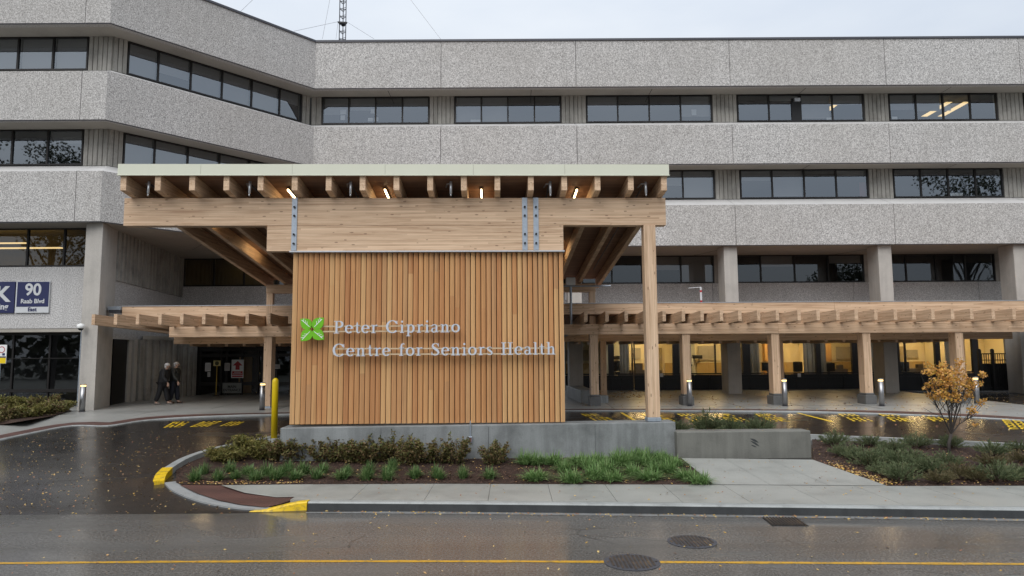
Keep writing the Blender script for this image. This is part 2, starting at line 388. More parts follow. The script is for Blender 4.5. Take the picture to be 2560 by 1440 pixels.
# yellow kerb ramp at the left end of the front kerb
yk = MB(); a0 = onD(666, 1270, .02); a1 = Vector((-3.8, 13.40, .165))
q = []
for p, h in [(Vector((-4.85 + 1.03 * u, 13.29 + .12 * u, .012 + .156 * (u * u * (3 - 2 * u)))), 0) for u in (0, .16, .33, .5, .66, .83, 1)]:
    q += [p, p + Vector((-.01, -.155, 0)), p + Vector((-.01, -.18, -.025)), Vector((p.x - .01, p.y - .20, -.01)), Vector((p.x, p.y, -.01))]
yk.add(q, [(i * 5 + k, i * 5 + (k + 1) % 5, i * 5 + 5 + (k + 1) % 5, i * 5 + 5 + k) for i in range(6) for k in range(5)] + [(0, 1, 2, 3, 4), (34, 33, 32, 31, 30)])
tag(yk.build('painted_kerb_ramp', YKERB), kind='structure')
# sidewalk slabs
SWB = [(-5.6, 14.97), (-1.7, 14.95), (4.1, 14.64), (7.56, 14.38), (10.3, 14.32), (30, 13.6)]
def lin(P, x):
    for (xa, ya), (xb, yb) in zip(P[:-1], P[1:]):
        if x <= xb: return ya + (yb - ya) * (x - xa) / (xb - xa)
    return P[-1][1]
sw = MB(); xs = [-4.2, -3.05, -1.66, -.47, .72, 1.9, 3.08, 4.3, 5.6, 6.9, 8.2, 9.5, 10.8, 12.1, 13.4, 16, 20, 26]
for xa, xb in zip(xs[:-1], xs[1:]):
    a, b = xa + .004, xb - .004; yb_ = .012
    xk = -3.8
    pl = [(a, lin(KP, max(a, xk)) + yb_), (b, lin(KP, max(b, xk)) + yb_), (b, lin(SWB, b)), (a, lin(SWB, a))]
    sw.prism(pl, lambda x, y: -.02, lambda x, y: .168)
v = [onD(553, 1213, .07), onD(612, 1232, .055), onD(690, 1243, .045), onD(741, 1242, .05)]
pl = [(p.x, p.y) for p in v] + [(-4.206, 14.94)]
sw.add([(p.x, p.y, p.z) for p in v] + [(-4.2, 13.40, .16), (-4.2, 14.985, .168)], [(0, 1, 2, 3, 4, 5)])
struct(sw.build('sidewalk', WALK))
# path up to the bench
pa = MB(); A, B_, C_, E_ = onD(1703, 1145, .045), onD(2032, 1149, .045), Vector((7.56, 14.40, .172)), Vector((4.12, 14.66, .172))
for i in range(3):
    t0, t1 = i / 3 + .0012, (i + 1) / 3 - .0012
    for j in range(2):
        s0, s1 = j / 2 + .001, (j + 1) / 2 - .001
        pt = lambda s, t: (E_.lerp(C_, t)).lerp(A.lerp(B_, t), s)
        pa.quad(pt(s0, t0), pt(s0, t1), pt(s1, t1), pt(s1, t0))
struct(pa.build('path', WALK))
st0 = MB().quad(E_ + Vector((0, 0, -.03)), C_ + Vector((0, 0, -.03)), B_ + Vector((0, 0, -.015)), A + Vector((0, 0, -.015)))
struct(st0.build('path_bed', KERB))
kb = [onD(*p, .012) for p in ((560, 1214), (790, 1212), (790, 1246), (740, 1268), (664, 1271), (600, 1262))]
kb = [Vector((p.x, p.y, max(p.z, .012))) for p in kb]
struct(MB().add(kb, [tuple(range(6))]).build('ramp_bed', TACT))
# tactile paving at the corner ramp
tp = [onD(*p, .035) for p in ((449, 1212), (553, 1213.5), (612, 1233), (690, 1243.5), (741, 1243), (735, 1249), (700, 1260), (664, 1268), (600, 1261), (545, 1250), (490, 1232))]
struct(MB().add(tp, [tuple(range(len(tp)))]).build('tactile_paving', TACT))
# island kerb: raised part, yellow nose, flush part
ik = smooth_path([onD(*p, .15) for p in ((703, 1088), (620, 1104), (540, 1121), (475, 1143), (432, 1168))])
ikerb = struct(sweep_kerb('kerb', ik[::-1], -.16, .25, KERB))
yn = smooth_path([onD(432, 1168, .153), onD(417, 1184, .13), onD(411, 1201, .075)], 4)
tag(sweep_kerb('painted_kerb_nose', [p for p in yn][::-1], -.20, .25, YKERB), kind='structure')
fl = smooth_path([onD(*p, .03) for p in ((411, 1206), (430, 1224), (480, 1246), (545, 1262), (610, 1270), (668, 1272))])
struct(sweep_kerb('kerb', fl, -.26, .1, mat_concrete('flush_kerb', (.30, .31, .31), .5, .4, False, 2)))
# planting beds
def poly_sheet(name, pts, mat): return struct(MB().add(pts, [tuple(range(len(pts)))]).build(name, mat))
bed = [onD(*p, .03) for p in ((440, 1206), (452, 1211), (553, 1212.5))] + [Vector((-4.2, 14.97, .172)), Vector((-1.7, 14.96, .172)), Vector((4.05, 14.66, .165)), onD(1712, 1146, .03), Vector((4.1, 18.3, .42)), Vector((-6, 18.3, .42)), onD(690, 1098, .03), onD(620, 1112, .03), onD(540, 1129, .03), onD(478, 1150, .03), onD(440, 1172, .03)]
poly_sheet('planting_bed', bed, MULCH)
bedR = [onD(2034, 1150, .03), Vector((7.58, 14.42, .13)), Vector((10.3, 14.34, .125)), Vector((20, 14.0, .10)), onD(2900, 1140, .03), onD(2560, 1122, .03), onD(2300, 1108, .03), onD(2030, 1096, .03)]
poly_sheet('planting_bed', bedR, MULCH)
kr = smooth_path([onD(*p, .15) for p in ((1683, 1071), (1850, 1077), (2030, 1087), (2300, 1098), (2560, 1111), (2950, 1135))])
struct(sweep_kerb('kerb', kr, -.16, .3, KERB))
bb = [onD(1690, 1078, .08), onD(1850, 1082, .08), onD(2000, 1090, .08), Vector((7.2, 17.6, .42)), Vector((4.0, 17.6, .42))]
poly_sheet('planting_bed', bb, MULCH)
# plaza with its curved edge
pe = [(-260, 1150), (-60, 1112), (0, 1098), (90, 1079), (180, 1063), (270, 1051), (360, 1044), (460, 1040), (560, 1037.5), (680, 1035), (900, 1031), (1150, 1028), (1450, 1026), (1700, 1026), (1950, 1027), (2150, 1029), (2350, 1032), (2560, 1037), (2900, 1050)]
pe3 = [onD(*p, .03) if p[0] < 200 else oZ(*p, .9) for p in pe]
pe3 = smooth_path(pe3, 4)
for p in pe3: p.z = PZ(p.x, p.y)
pz = MB(); vs = []; fs = []; NR = 8; off0 = .55
def inner(i, dist):
    d = (pe3[min(i + 1, len(pe3) - 1)] - pe3[max(i - 1, 0)]); d.z = 0; d.normalize(); return pe3[i] + Vector((-d.y, d.x, 0)) * dist
rows = []
for i, p in enumerate(pe3):
    q = inner(i, off0); row = [q]
    end = Vector((q.x if q.x > -13 else q.x - 8, 37.0, 0))
    for k in range(1, NR + 1):
        s_ = q.lerp(end, k / NR); s_.z = 0; row.append(s_)
    for s_ in row: s_.z = PZ(s_.x, s_.y)
    rows.append(row)
for i in range(len(rows)):
    vs += rows[i]
for i in range(len(rows) - 1):
    for k in range(NR): a = i * (NR + 1) + k; fs.append((a, a + NR + 1, a + NR + 2, a + 1))
pz.add(vs, fs); struct(pz.build('plaza', PLAZA))
ts = MB()
for i in range(len(pe3) - 1):
    a, b = inner(i, .07), inner(i + 1, .07); c, d = inner(i + 1, off0), inner(i, off0)
    for s_ in (a, b, c, d): s_.z = PZ(s_.x, s_.y) + .002
    ts.quad(a, b, c, d)
struct(ts.build('tactile_strip', TACT))
struct(sweep_kerb('kerb', [inner(i, .07) for i in range(len(pe3))], .07, .3, KERB))
lb = [onD(-200, 1085, .045), onD(0, 1062, .045), oZ(60, 1052, .93), oZ(130, 1040, .93), oZ(180, 1027, .93), oZ(150, 1016, .96), oZ(-300, 1014, .96)]
poly_sheet('planting_bed', lb, MULCH)
# plaza joints
pj = MB()
for px in range(520, 2600, 170):
    a = oZ(px, 1024 + (px > 2300) * 6, .912); b = Vector((a.x + (a.x + 1) * .02, 31.5, .982)); pj.bar((a.x, a.y + .3, PZ(a.x, a.y + .3) + .001), (b.x, b.y, .976), .03, .004)
a = Vector((-9, 26.0, PZ(0, 26.0) + .001)); pj.bar(a, (22, 26.0, PZ(0, 26) + .001), .03, .004)
pj.bar((-22, 29.4, PZ(0, 29.4) + .001), (22, 29.4, PZ(0, 29.4) + .001), .03, .004)
struct(pj.build('plaza_joint', KERBF))
# yellow road line
YP = [oZ(px, py, 0) for px, py in ((-120, 1410), (0, 1408.5), (400, 1405), (700, 1403.5), (1300, 1404), (1900, 1407), (2560, 1410.5), (2800, 1412))]
yl = MB()
for a, b in zip(YP[:-1], YP[1:]):
    for k in range(12):
        p_, q_ = a.lerp(b, k / 12), a.lerp(b, (k + 1) / 12); wob = lambda x: .007 * math.sin(x * 5.1) + .005 * math.sin(x * 13.7 + 1)
        yl.quad((p_.x, p_.y - .045 + wob(p_.x), .004), (q_.x, q_.y - .045 + wob(q_.x), .004), (q_.x, q_.y + .045 + wob(q_.x + 3), .004), (p_.x, p_.y + .045 + wob(p_.x + 3), .004))
struct(yl.build('road_line', YLINE))
# stall markings (worn lettering in bars) and stall lines
mk = MB(); rnd = random.Random(4)
def glyphs(quad, cols, rows):                              # quad of four photo points: worn block lettering inside it
    a, b, c, d = [onD(*p, .0) if p[1] > 1044 and p[0] < 700 else onD(*p, 0) for p in quad]
    for p in (a, b, c, d): p.z = min(.0805 * (p.y - 13.05), .872) + .006
    P = lambda s, t: (a.lerp(b, s)).lerp(d.lerp(c, s), t)
    for j in range(rows):
        for i in range(cols):
            s0, s1 = (i + .1) / cols, (i + .88) / cols; t0, t1 = (j + .12) / rows, (j + .86) / rows
            k = rnd.randrange(4); w = (s1 - s0) * .3; h = (t1 - t0) * .3
            strokes = [(s0, s0 + w, t0, t1)]
            if k in (0, 1): strokes += [(s0 + w, s1, t0, t0 + h)]
            if k in (0, 2): strokes += [(s1 - w, s1, t0 + h, t1)]
            if k in (1, 3): strokes += [(s0 + w, s1, t1 - h, t1)]
            for (u0, u1, w0, w1) in strokes: mk.quad(P(u0, w0), P(u1, w0), P(u1, w1), P(u0, w1))
for q in (((430, 1055), (478, 1054), (455, 1068), (405, 1070)), ((506, 1054), (560, 1053), (520, 1067), (470, 1068)), ((578, 1054), (615, 1054), (592, 1065), (545, 1066))): glyphs(q, 2, 5)
for x0 in (1450, 1600, 1690, 1782, 1884, 2093, 2194, 2294):
    sh = 24
    glyphs(((x0 - 2, 1034.5), (x0 + 42, 1034.5), (x0 + 62, 1041.5), (x0 + 12, 1041.5)), 2, 2)
    glyphs(((x0 + 18, 1043.5), (x0 + 70, 1043.5), (x0 + 96, 1054), (x0 + 38, 1054)), 2, 3)
glyphs(((2497, 1044), (2545, 1044), (2580, 1074), (2522, 1074)), 2, 6)
for q in (((1550, 1031), (1557, 1031), (1592, 1052), (1583, 1052)), ((1990, 1032.5), (1997, 1032.5), (2084, 1054), (2075, 1054.5))):
    mk.quad(*[Vector((p.x, p.y, min(.0805 * (p.y - 13.05), .872) + .006)) for p in (onD(*z) for z in q)])
struct(mk.build('stall_marking', YMARK))
#@@GROUND_END
# ------------------------------------------------------------------ building
FP = [Vector((-40, 25.75)), Vector((-15.45, 25.75)), Vector((-9.46, 32.5)), Vector((40, 32.5))]
SEG = [(FP[i + 1] - FP[i]).normalized() for i in range(3)]; NRM = [Vector((-d.y, d.x)) for d in SEG]
def mitre(k):
    if k == 0: return NRM[0]
    if k == 3: return NRM[2]
    a, b = NRM[k - 1], NRM[k]; mm = (a + b).normalized(); return mm / mm.dot(a)
MIT = [mitre(k) for k in range(4)]
def fpt(seg, s, depth, end=None):                         # s metres along segment; end = 0/1 uses the mitred corner
    if end == 0: p = FP[seg] + MIT[seg] * depth
    elif end == 1: p = FP[seg + 1] + MIT[seg + 1] * depth
    else: p = FP[seg] + SEG[seg] * s + NRM[seg] * depth
    return p
def segX(seg, X): return (X - FP[seg].x) / SEG[seg].x      # world X -> distance along
def segpx(seg, px, py, depth):                             # photo point on the offset plane -> distance along
    d = ray(px, py); n = Vector((NRM[seg].x, NRM[seg].y, 0)); p0 = FP[seg] + NRM[seg] * depth; p0 = Vector((p0.x, p0.y, 0))
    t = (p0 - CAM).dot(n) / d.dot(n); p = CAM + d * t; return (Vector((p.x, p.y)) - FP[seg]).dot(SEG[seg]), p.z
bld = empty('hospital_building', (0, 33, 1.0))
tag(bld, 'long grey concrete hospital with bands of dark windows behind the timber canopy', 'building')
_n = bld.location.copy()
def bpart(mb, name, mat, parent=None, **k):               # building parts are written in world metres
    o = mb.build(name, mat, parent or bld, **k)
    if parent is None: o.location = -_n
    return o
def profile_panel(seg, s0, s1, prof, name, mat, e0=None, e1=None, back=True, parent=None):
    b = MB(); n = len(prof); vs = []
    for s, e in ((s0, e0), (s1, e1)):
        for dp, z in prof: p = fpt(seg, s, dp, e); vs.append((p.x, p.y, z))
    fs = [(i, (i + 1) % n, n + (i + 1) % n, n + i) for i in range(n)] + [tuple(range(n)), tuple(range(n, 2 * n))[::-1]]
    return bpart(b.add(vs, fs), name, mat, parent)
L0, L1 = (FP[1] - FP[0]).length, (FP[2] - FP[1]).length
G = .012
panels = [(0, segX(0, -30.2), segX(0, -23.4)), (0, segX(0, -23.4), segX(0, -16.42)), (0, segX(0, -16.42), 1), (1, 0, 1)]
panels += [(2, 0, segX(2, -3.37)), (2, segX(2, -3.37), segX(2, 3.16)), (2, segX(2, 3.16), segX(2, 10.6)), (2, segX(2, 10.6), segX(2, 18.12)), (2, segX(2, 18.12), segX(2, 24.65)), (2, segX(2, 24.65), segX(2, 31.5)), (2, segX(2, 31.5), segX(2, 39))]
for zb, zt, sill in ((15.72, 18.02, None), (11.88, 13.80, 14.30), (7.95, 9.88, 10.40)):
    for seg, s0, s1 in panels:
        e0 = 0 if (seg > 0 and s0 == 0) else None; e1 = 1 if s1 == 1 else None
        a = s0 + (0 if e0 is not None else G); b = s1 - (0 if e1 is not None else G)
        prof = [(0, zb), (0, zt), (.35, zt), (.35, zb)] if sill is None else [(0, zb), (0, zt), (.3, zt), (.3, zb)]
        pan = profile_panel(seg, a, b, prof, 'concrete_panel', AGG, e0, e1)
        if sill is not None:
            sp = profile_panel(seg, a, b, [(.004, zt + .002), (1.19, sill), (1.19, sill - .12), (.3, zt - .10)], 'sloped_sill', SILL, e0, e1, parent=pan)
        profile_panel(seg, a, b, [(.30, zb - .015), (.30, zb + .12), (.42, zb + .12), (.42, zb - .015)] if False else [(.02, zb - .004), (.02, zb - .03), (.05, zb - .03), (.05, zb - .004)], 'drip_edge', DARKM, e0, e1, parent=pan)
# coping
for seg, e0, e1, s0, s1 in ((0, None, 1, 5, 0), (1, 0, 1, 0, 0), (2, 0, None, 0, L0 + 10)):
    profile_panel(seg, s0, s1, [(-.05, 18.02), (-.05, 18.12), (.45, 18.12), (.45, 18.022)], 'roof_coping', DARKM, e0, e1)
rf = MB()
poly = [fpt(0, 2, .3), fpt(0, 0, .3, 1), fpt(1, 0, .3, 1), fpt(2, 49, .3), Vector((40, 60)), Vector((-38, 60))]
rf.prism([(p.x, p.y) for p in poly], 17.5, 17.7); bpart(rf, 'roof', DARKM)
# soffits: rows 1 and 2 shallow, row 3 deep over the arcade
for zb in (15.72, 11.88):
    for seg, s0, s1 in ((0, 10, None), (1, 0, None), (2, 0, 49)):
        e0 = 0 if seg else None; e1 = 1 if seg < 2 else None
        profile_panel(seg, s0, s1 or 0, [(.055, zb + .01), (.055, zb + .2), (1.35, zb + .22), (1.35, zb + .03)], 'soffit', SOF, e0, e1)
sf = MB(); poly = [fpt(0, 10, .055), fpt(0, 0, .055, 1), fpt(1, 0, .055, 1), fpt(2, 49, .055), Vector((40, 36.4)), Vector((-17.3, 36.4)), Vector((-17.3, 27.4)), Vector((-30, 27.4))]
sf.prism([(p.x, p.y) for p in poly], 7.96, 8.15); bpart(sf, 'soffit', SOF)
sj = MB()
for x in (-12.3, -6, 1, 6.9, 14.4, 21.5):
    for zb in (15.72, 11.88): sj.bar((x, 32.6, zb + .008), (x, 33.7, zb + .028), .03, .006)
sj.bar((-15.9, 26, 7.957), (-16.3, 27.0, 7.957), .05, .006); sj.bar((-12.5, 29.2, 7.957), (-15.3, 33, 7.957), .02, .006)
for x in (10.4, 17.75): sj.bar((x + .4, 32.6, 7.957), (x - .9, 36, 7.957), .025, .006)
bpart(sj, 'soffit_joint', BLACK)
# ribbed piers and windows
def pier(seg, s0, s1, z0, z1, depth=1.2, e0=None, e1=None):
    b = MB(); L = s1 - s0; nr = max(2, round(L / .21)); back = [fpt(seg, s0, depth + .05, e0), fpt(seg, s1, depth + .05, e1), fpt(seg, s1, depth + .35, e1), fpt(seg, s0, depth + .35, e0)]
    b.prism([(p.x, p.y) for p in back], z0, z1)
    for i in range(nr):
        a, c = s0 + L * (i + .1) / nr, s0 + L * (i + .9) / nr
        q = [fpt(seg, a, depth), fpt(seg, c, depth), fpt(seg, c + .015, depth + .052), fpt(seg, a - .015, depth + .052)]
        b.prism([(p.x, p.y) for p in q], z0, z1)
    return bpart(b, 'pier', RIB)
wrnd = random.Random(11)
def window(seg, s0, s1, z0, z1, splits, depth, blinds=None, gl=GLASS, label=None, head=.05):
    f = MB()
    P = lambda s, d: fpt(seg, s, d)
    def vbar(a, b_, za, zb, d0, d1): q = [P(a, d0), P(b_, d0), P(b_, d1), P(a, d1)]; f.prism([(p.x, p.y) for p in q], za, zb)
    vbar(s0, s0 + .06, z0, z1, depth, depth + .12); vbar(s1 - .06, s1, z0, z1, depth, depth + .12)
    vbar(s0 + .06, s1 - .06, z0, z0 + .07, depth, depth + .12); vbar(s0 + .06, s1 - .06, z1 - head, z1, depth, depth + .12)
    for s in splits: vbar(s - .035, s + .035, z0 + .07, z1 - head, depth + .01, depth + .11)
    o = bpart(f, 'window', BRONZE)
    if label: o['label'] = label
    g = MB(); a, b_ = P(s0 + .05, depth + .06), P(s1 - .05, depth + .06); g.quad((a.x, a.y, z0 + .06), (b_.x, b_.y, z0 + .06), (b_.x, b_.y, z1 - head + .01), (a.x, a.y, z1 - head + .01))
    bpart(g, 'pane', gl, o)
    if blinds:
        e = [s0 + .05] + list(splits) + [s1 - .05]; bl = MB(); any_ = False
        for i, h in enumerate(blinds):
            if h <= 0 or i >= len(e) - 1: continue
            p, q = P(e[i] + .05, depth + .22), P(e[i + 1] - .05, depth + .22); zz = z1 - (z1 - z0) * h; any_ = True
            bl.quad((p.x, p.y, zz), (q.x, q.y, zz), (q.x, q.y, z1), (p.x, p.y, z1))
        if any_: bpart(bl, 'blind', BLINDM, o)
    return o
def ev(a, b, n): return [a + (b - a) * i / n for i in range(1, n)]
bay = [(-9.43, -4.08), (-2.80, 2.50), (3.77, 10.04), (11.30, 17.63), (18.87, 24.28), (25.6, 31.2)]
BL = {2: [(.6, .45, 0, .3), (1, 1, .0, 0), (.35, 0, 0, .75), (0, .2, .85, .35), (.55, .6, 0, 0), (1, .5, .5, .5)],
      3: [(1, 1, 1, .5), (1, .5, 1, .6), (.2, .4, .5, 1), (.35, .9, 0, .2), (0, 0, 0, 0), (.5, .2, 0, 0)]}
for row, z0, z1 in ((2, 14.34, 15.74), (3, 10.44, 11.90)):
    for i, (a, b) in enumerate(bay): window(2, segX(2, a), segX(2, b), z0, z1, ev(segX(2, a), segX(2, b), 4), 1.2, BL[row][i])
    ed = [-9.99] + [v for ab in bay for v in ab]
    for i in range(0, len(ed) - 1, 2):
        if i == 0: pier(2, segX(2, -9.96), segX(2, -9.45), z0 - .02, z1)
        else: pier(2, segX(2, ed[i] + .02), segX(2, ed[i + 1] - .02), z0 - .02, z1)
    # left wing
    window(0, segX(0, -27), segX(0, -17.0), z0, z1, [segX(0, x) for x in (-25.2, -23.4, -21.6, -19.83, -18.42)], 1.2, (1, 1, .9, .95, 1, 1) if row == 2 else (1, .4, 0, 0, 0, .35))
    pier(0, segX(0, -16.98), segX(0, -16.02), z0 - .02, z1)
    sA = segpx(1, 320, 150, 1.2)[0]; sB = segpx(1, 755, 260, 1.2)[0]
    sp = [segpx(1, px, py, 1.2)[0] for px, py in ((396, 190), (478, 200), (556, 220), (630, 240), (700, 255))]
    c0 = (fpt(1, 0, 1.2, 0) - FP[1]).dot(SEG[1]); c1 = (fpt(1, 0, 1.2, 1) - FP[1]).dot(SEG[1])
    window(1, sA, sB, z0, z1, sp, 1.2, (1, .62, 1, 1, 1, .4) if row == 2 else (1, 1, 1, .7, 1, 1))
    pier(1, c0 + .02, sA - .02, z0 - .02, z1); pier(1, sB + .02, c1 - .02, z0 - .02, z1)
def stuck(px, py, w, h, Y, mat, name, parent):
    p = oY(px, py, Y); bpart(MB().box(p.x - w / 2, p.x + w / 2, Y, Y + .02, p.z - h / 2, p.z + h / 2), name, mat, parent)
wins = [o for o in bld.children if o.name.startswith('window')]
def win_at(px, py):
    x = oY(px, py, 33.7).x; z = oY(px, py, 33.7).z
    for o in wins:
        vs = [v.co for v in o.data.vertices]
        if min(v.x for v in vs) < x < max(v.x for v in vs) and min(v.z for v in vs) < z < max(v.z for v in vs) and min(v.y for v in vs) > 33: return o
for px, py, w, h in ((858, 280, .3, .24), (857, 294, .22, .24), (934, 278, .28, .22), (926, 299, .24, .18), (1735, 281, .24, .3), (2074, 298, .3, .18), (2370, 271, .28, .22), (2237, 296, .26, .18), (1190, 302, .55, .12), (940, 298, .22, .2), (2392, 487, .6, .16)):
    w_ = win_at(px, py)
    if w_: stuck(px, py, w, h, 33.775, WHITE, 'paper_sheet', w_)
w_ = win_at(1990, 260)
if w_:
    stuck(1991, 275, .46, 1.2, 33.705, BLACK, 'dark_vent_panel', w_); p = oY(1991, 251, 33.7); bpart(MB().box(p.x - .14, p.x + .14, 33.55, 33.70, p.z - .08, p.z + .08), 'vent_hood', FLASH, w_)
w_ = win_at(2160, 475)
if w_: stuck(2160, 478, .42, .9, 33.9, plain('red_cloth', (.30, .08, .09), .8), 'red_curtain', w_)
# dark rooms behind the upper windows
def room(seg, s0, s1, z0, z1, d0, d1, mat, name='interior'):
    b = MB(); q = [fpt(seg, s0, d0), fpt(seg, s1, d0), fpt(seg, s1, d1), fpt(seg, s0, d1)]; n = 4
    vs = [(p.x, p.y, z) for z in (z0, z1) for p in q]
    b.add(vs, [(0, 1, 2, 3), (4, 5, 6, 7), (1, 2, 6, 5), (2, 3, 7, 6), (3, 0, 4, 7)]); return bpart(b, name, mat)
for z0, z1 in ((14.0, 15.9), (10.1, 12.05)):
    for i, (a, b) in enumerate(bay): room(2, segX(2, a - .3), segX(2, b + .3), z0, z1, 1.36, 4.5, ROOMD)
    room(0, segX(0, -27.4), segX(0, -16.6), z0, z1, 1.36, 4.0, ROOMD); room(1, sA - .3, sB + .3, z0, z1, 1.36, 3.6, ROOMD)
cp = MB()
for x in (22.3, 23.2): cp.quad((x, 34.6, 15.62), (x + .35, 34.6, 15.62), (x + .35, 36.8, 15.62), (x, 36.8, 15.62))
cp.quad((16.6, 34.6, 15.62), (16.9, 34.6, 15.62), (16.9, 36, 15.62), (16.6, 36, 15.62))
bpart(cp, 'ceiling_light', CEILW)
# row 4 and ground floor of the main block at Y = 36
YB = 3.5                                                   # depth of that plane behind the main front
def X4(px, py=690): return oY(px, py, 36.0).x
z40, z41 = 6.50, 7.96
win4 = [(X4(458), X4(800), [X4(p) for p in (534, 609, 690)]), (X4(830), X4(1150), ev(X4(830), X4(1150), 4)), (X4(1180), X4(1420), ev(X4(1180), X4(1420), 3)), (X4(1455), X4(1786), [X4(p) for p in (1530, 1605, 1703)]),
        (X4(1834), X4(2162), [X4(p) for p in (1903, 1988, 2073)]), (X4(2218), X4(2490), [X4(p) for p in (2267, 2342, 2415)]), (X4(2560), X4(2800), ev(X4(2560), X4(2800), 3))]
B4 = [(0, 0, 0, 0), (0, 0, 0, 0), (0, 0, 0), (0, 0, .5, 1), (0, .4, 0, .3), (0, 0, 0, 0), (0, 0, 0)]
for (a, b, sp), bl in zip(win4, B4):
    window(2, segX(2, a), segX(2, b), z40, z41, [segX(2, s) for s in sp], YB, bl, GLASS4)
    room(2, segX(2, a - .1), segX(2, b + .1), 6.3, 8.4, YB + .16, YB + 3.5, ROOMD if a > -12 else plain('dim_ward', (.24, .21, .15), .9))
    if a < -12: bpart(MB().box(a + 1.2, a + 3.2, 38.4, 38.6, 8.25, 8.3), 'ceiling_light', CEILW)
    if a > 0: pass
pn = MB()
xs4 = [-17.6] + [v for w in win4 for v in (w[0], w[1])] + [40]
for i in range(0, len(xs4) - 1, 2): pn.box(xs4[i], xs4[i + 1], 36.0, 36.3, 6.5, 7.96)
bpart(pn, 'wall', RIB)
for a, b in ((-17.5, -9.5), (-9.48, -3.4), (-3.38, 3.0), (3.02, 10.4), (10.42, 17.7), (17.72, 24.2), (24.22, 40)):
    bpart(MB().box(a, b, 35.95, 36.3, 4.0, 6.49), 'concrete_panel', AGGD)
# columns of the arcade
for x in (-3.9, 2.98, 10.39, 17.72, 24.15, 31):
    w = .32; bpart(MB().box(x - w, x + w, 32.75, 33.8, .9, 7.962), 'column', CONC, bevel=.03)
# ground floor glazing
gx = [X4(p, 900) for p in (1440, 1532, 1602, 1690, 1790, 1866, 1918, 2046, 2134, 2160, 2250, 2345, 2392, 2460, 2560, 2660)]
gw = [(2.7, 6.2, [X4(1440, 900), X4(1532, 900)]), (6.25, 10.9, [X4(1690, 900), X4(1789, 900)]), (10.95, 18.2, [X4(1866, 900), X4(2046, 900), X4(2134, 900)]), (18.25, 26.5, [X4(2265, 900), X4(2345, 900), X4(2440, 900)]), (26.55, 36, [30, 33])]
for a, b, sp in gw:
    window(2, segX(2, a), segX(2, b), 1.80, 4.0, [segX(2, s) for s in sp if a < s < b], YB, None, GLASSG, head=.1)
    t = MB().box(a, b, 36.0, 36.12, .9, 1.78)
    for k in range(7): x = a + (b - a) * k / 6; t.box(max(a, x - .03), min(b, x + .03), 35.97, 35.999, .9, 1.78)
    t.box(a, b, 35.965, 35.999, 1.55, 1.62)
    bpart(t, 'spandrel_panel', BLACK)
# lit rooms of the clinic
rm = MB(); rx0, rx1, ry0, ry1, rz0, rz1 = 2.75, 36, 36.15, 39.6, 1.0, 4.15
rm.add([(x, y, z) for z in (rz0, rz1) for (x, y) in ((rx0, ry0), (rx1, ry0), (rx1, ry1), (rx0, ry1))], [(0, 1, 2, 3), (4, 5, 6, 7), (1, 2, 6, 5), (2, 3, 7, 6), (3, 0, 4, 7)])
inter = bpart(rm, 'interior', ROOMW)
pw = MB()
for x in (5.0, 9.3, 13.0, 16.3, 20.2, 23.4, 26.8, 30): pw.box(x - .06, x + .06, 36.9, 39.58, 1.02, 4.12)
bpart(pw, 'partition', ROOMW)
cb = MB()
for x, w in ((14.15, .9), (17.3, .6), (24.0, 1.1), (27.6, 1.6)): cb.box(x, x + w, 39.2, 39.57, 2.4, 4.0); cb.box(x, x + w, 39.0, 39.57, 1.02, 1.9)
bpart(cb, 'wall_cabinet', CAB, bevel=.01)
dr = MB()
for x in (7.5, 12.2, 21.2): dr.box(x, x + .95, 39.5, 39.58, 1.02, 3.2); dr.box(x + .2, x + .75, 39.46, 39.497, 1.6, 2.9)
bpart(dr, 'inner_door', plain('inner_door_paint', (.30, .24, .13), .6))
cu = MB()
for x0, x1 in ((5.6, 6.1), (8.4, 9.35), (12.1, 12.9), (15.2, 16.4), (18.6, 19.9), (22.6, 23.4), (25.7, 26.7)):
    n = 14; vs = []
    for k in range(n + 1): vs += [(x0 + (x1 - x0) * k / n, 36.55 + .05 * math.sin(k * 2.4), 1.3), (x0 + (x1 - x0) * k / n, 36.55 + .05 * math.sin(k * 2.4), 4.1)]
    cu.add(vs, [(2 * k, 2 * k + 2, 2 * k + 3, 2 * k + 1) for k in range(n)])
bpart(cu, 'curtain', plain('grey_curtain', (.33, .31, .27), .9))
cl_ = MB()
for x, w in ((7.0, .7), (10.9, .5), (14.6, .6), (17.4, .3), (21.9, .55), (25.1, .45), (28.5, .6)): cl_.box(x - w, x + w, 37.9, 38.2, 4.08, 4.12)
bpart(cl_, 'ceiling_light', CEIL)
for px, w in ((1690, .16), (1866, .2), (1528, .14), (2046, .12), (2140, .2), (2345, .13), (2240, .2), (2440, .16)):
    x = X4(px, 900); bpart(MB().box(x - w, x + w, 35.975, 36.14, 1.785, 4.0), 'mullion_post', BRONZE)
wp = MB()
for x0, x1 in ((5.3, 6.6), (9.6, 10.3), (16.6, 17.0), (20.6, 21.0), (23.7, 23.95)): wp.box(x0, x1, 39.5, 39.57, 1.02, 4.1)
wn = MB(); 
for x0, x1 in ((2.9, 4.9), (6.7, 7.4), (8.6, 9.2), (10.4, 12.1), (13.2, 14.1), (15.1, 16.2), (17.1, 17.25), (18.0, 20.1), (22.2, 23.3)): wn.box(x0, x1, 39.52, 39.58, 1.02, 2.35)
bpart(wn, 'wainscot', plain('wainscot_wood', (.42, .30, .13), .6))
fr_ = MB()
for x, z0, z1, w in ((3.6, 2.5, 3.1, .7), (7.0, 2.6, 3.2, .25), (11.0, 2.5, 3.3, .5), (13.6, 2.6, 3.0, .35), (18.9, 2.5, 3.2, .6), (22.6, 2.55, 3.0, .3), (28.6, 2.5, 3.2, .5)): fr_.box(x - w, x + w, 39.5, 39.57, z0, z1)
bpart(fr_, 'pin_board', plain('pin_board', (.36, .33, .28), .8))
ct = MB()
